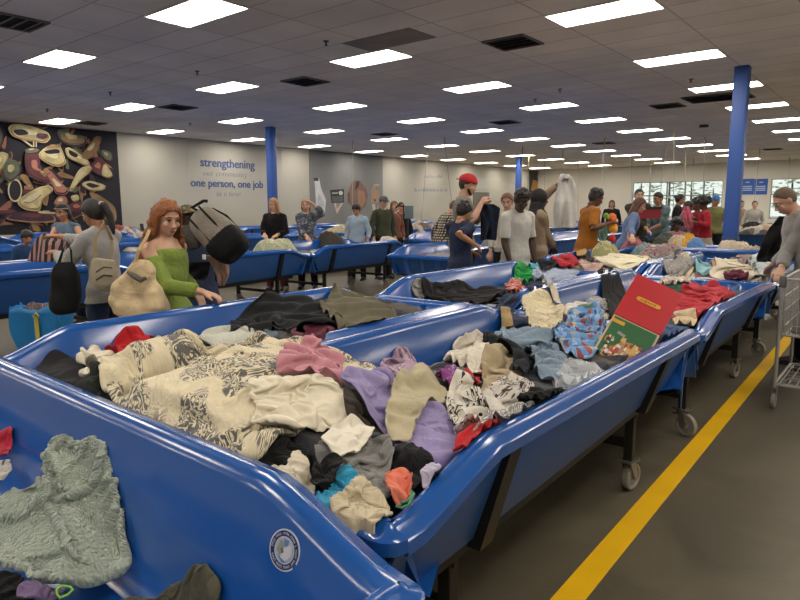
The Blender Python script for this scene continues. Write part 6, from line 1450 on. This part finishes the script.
# ---- shopping cart
mchr = mat('chrome_wire', 'b5b4b0', rough=.35, metal=.6)
cx0, cy0 = -.785, 5.66; W_, L_ = .52, .86
t = thing('shopping_cart', 'chrome shopping cart beside the man in grey at the right edge', 'shopping cart', (cx0+.02, cy0+.02, 0))
zt0, zb0 = 1.05, .60
b = MB(); r = .011
for z, ins in ((zt0, 0), (zb0, .04)):
    b.tube([(ins, ins, z), (W_-ins, ins, z), (W_-ins, L_-ins, z), (ins, L_-ins, z), (ins, ins, z)], r, 8)
for zz in (.68, .80, .91): 
    i_ = .04*(zt0-zz)/(zt0-zb0); b.tube([(i_, i_, zz), (W_-i_, i_, zz), (W_-i_, L_-i_, zz), (i_, L_-i_, zz), (i_, i_, zz)], .0035, 6)
for k in range(11):
    x = .02+(W_-.04)*k/10; b.tube([(x, 0, zt0), (x, .04, zb0), (x, L_-.04, zb0), (x, L_, zt0)], .0032, 6)
for k in range(17):
    y = .03+(L_-.06)*k/16; b.tube([(0, y, zt0), (.04, y, zb0), (W_-.04, y, zb0), (W_, y, zt0)], .0032, 6)
b.build('basket', mchr, t)
b = MB()
for x in (.0, W_): b.tube([(x, 0, zt0), (x, .02, .56), (x*.98+.005, -.01, .17)], .014, 8); b.tube([(x, L_-.02, zt0), (x, L_-.02, .17)], .013, 8); b.tube([(x, 0, .2), (x, L_, .2)], .012, 8)
b.tube([(0, L_, .2), (W_, L_, .2)], .012, 8); b.tube([(0, .0, .2), (W_, .0, .2)], .012, 8)
b.build('frame', mchr, t)
b = MB(); b.tube([(.0, L_+.1, 1.04), (W_, L_+.1, 1.04)], .015, 10); b.tube([(0, L_, 1.0), (0, L_+.1, 1.04)], .01, 8); b.tube([(W_, L_, 1.0), (W_, L_+.1, 1.04)], .01, 8); b.build('handle', mat('cart_handle', '2a3a66', rough=.5), t)
b = MB()
for k in range(9): x = .03+(W_-.06)*k/8; b.tube([(x, .02, .2), (x, L_-.05, .2)], .004, 6)
for k in range(5): y = .06+.16*k; b.tube([(.02, y, .2), (W_-.02, y, .2)], .004, 6)
b.tube([(.04, .0, .2), (.10, -.01, .27), (W_-.10, -.01, .27), (W_-.04, .0, .2)], .007, 8); b.build('lower_rack', mchr, t)
b = MB()
b.box((0, 0, zt0-.02), (.05, .05, .09), bev=.01); b.build('corner_cap', mat('cart_cap', '55565a', rough=.5), t)
b = MB(); b.box((W_, 0, zt0-.02), (.05, .05, .09), bev=.01); b.build('corner_cap', mat('cart_cap', '55565a', rough=.5), t)
for x in (.005, W_-.005):
    for y in (0, L_-.03):
        b = MB()
        for q in (-.018, .018): b.box((x+q, y+.01, .12), (.004, .03, .1))
        b.box((x, y, .175), (.045, .045, .012)); c = b.build('caster', mzinc, t, smooth=False)
        b = MB(); b.cyl((x, y+.02, .0635), .0625, .026, 'X', 22); b.cyl((x, y+.02, .0635), .022, .034, 'X', 12); b.build('wheel', mrubber, c, smooth=35)
lump('garment', 'brown and pinkish clothes lying in the shopping cart', 'clothing', (cx0+.28, cy0+.42, .60), .19, .32, .34, F('cart_clothes', '6b5a50', pattern='print', cols=('8f7468', '3c3432')), 3)
lump('garment', 'grey blanket at the front of the shopping cart basket', 'clothing', (cx0+.27, cy0+.22, .59), .17, .13, .26, F('cart_grey', '77756f'), 5)
# ---- thin rods dropping from the ceiling to the tables
mrod = mat('rod_grey', '9a9a97', rough=.4, metal=.4); mtip = mat('rod_tip', 'b39a68', rough=.6)
rods = [(353, 140, 352, 232), (427.5, 148, 420, 238), (444, 138, 453, 212), (522.5, 146, 521, 232), (529, 155, 526, 232), (545, 158, 544, 228), (563, 150, 562, 222), (605, 137, 598, 232), (665.5, 144, 656, 240), (674.5, 129, 673, 226), (685.5, 148, 684, 224), (705, 137, 702.5, 214), (694, 158, 693, 214), (760, 148.5, 752, 226), (790, 157, 785, 228), (632, 158, 631, 214), (578, 160, 578, 222), (651, 160, 648, 222)]
w_r = ['by the grey wall panel', 'left of the plaid shirt', 'left of the red cap', 'beside the distant column', 'right of the distant column', 'behind the black headscarf', 'behind the held-up white garment', 'behind the man in mustard', 'in front of the shopper in grey teal', 'over the far window', 'right of the tall rod over the window', 'above the woman in the red top', 'above the pink garment', 'right of the near column', 'above the bending man in grey', 'left of the man with the crates', 'left of the man in mustard', 'right of the man with the crates']
for k, (x0, y0, x1, y1) in enumerate(rods):
    p = at(x0, y0, CEIL); dep = (Vector((p.x, p.y, p.z-HC))).dot(camF); q = atd(x1, y1, dep)
    t = thing('hanging_rod', 'thin grey rod hanging from the ceiling ' + w_r[k], 'rod', p, 0, 'hanging rods'); v = q-p
    b = MB(); b.tube([Vector((0, 0, 0)), v], .011, 8); b.build('rod', mrod, t); b = MB(); b.tube([Vector((0, 0, 0)), v*.10], .02, 8); b.build('tip', mtip, t)
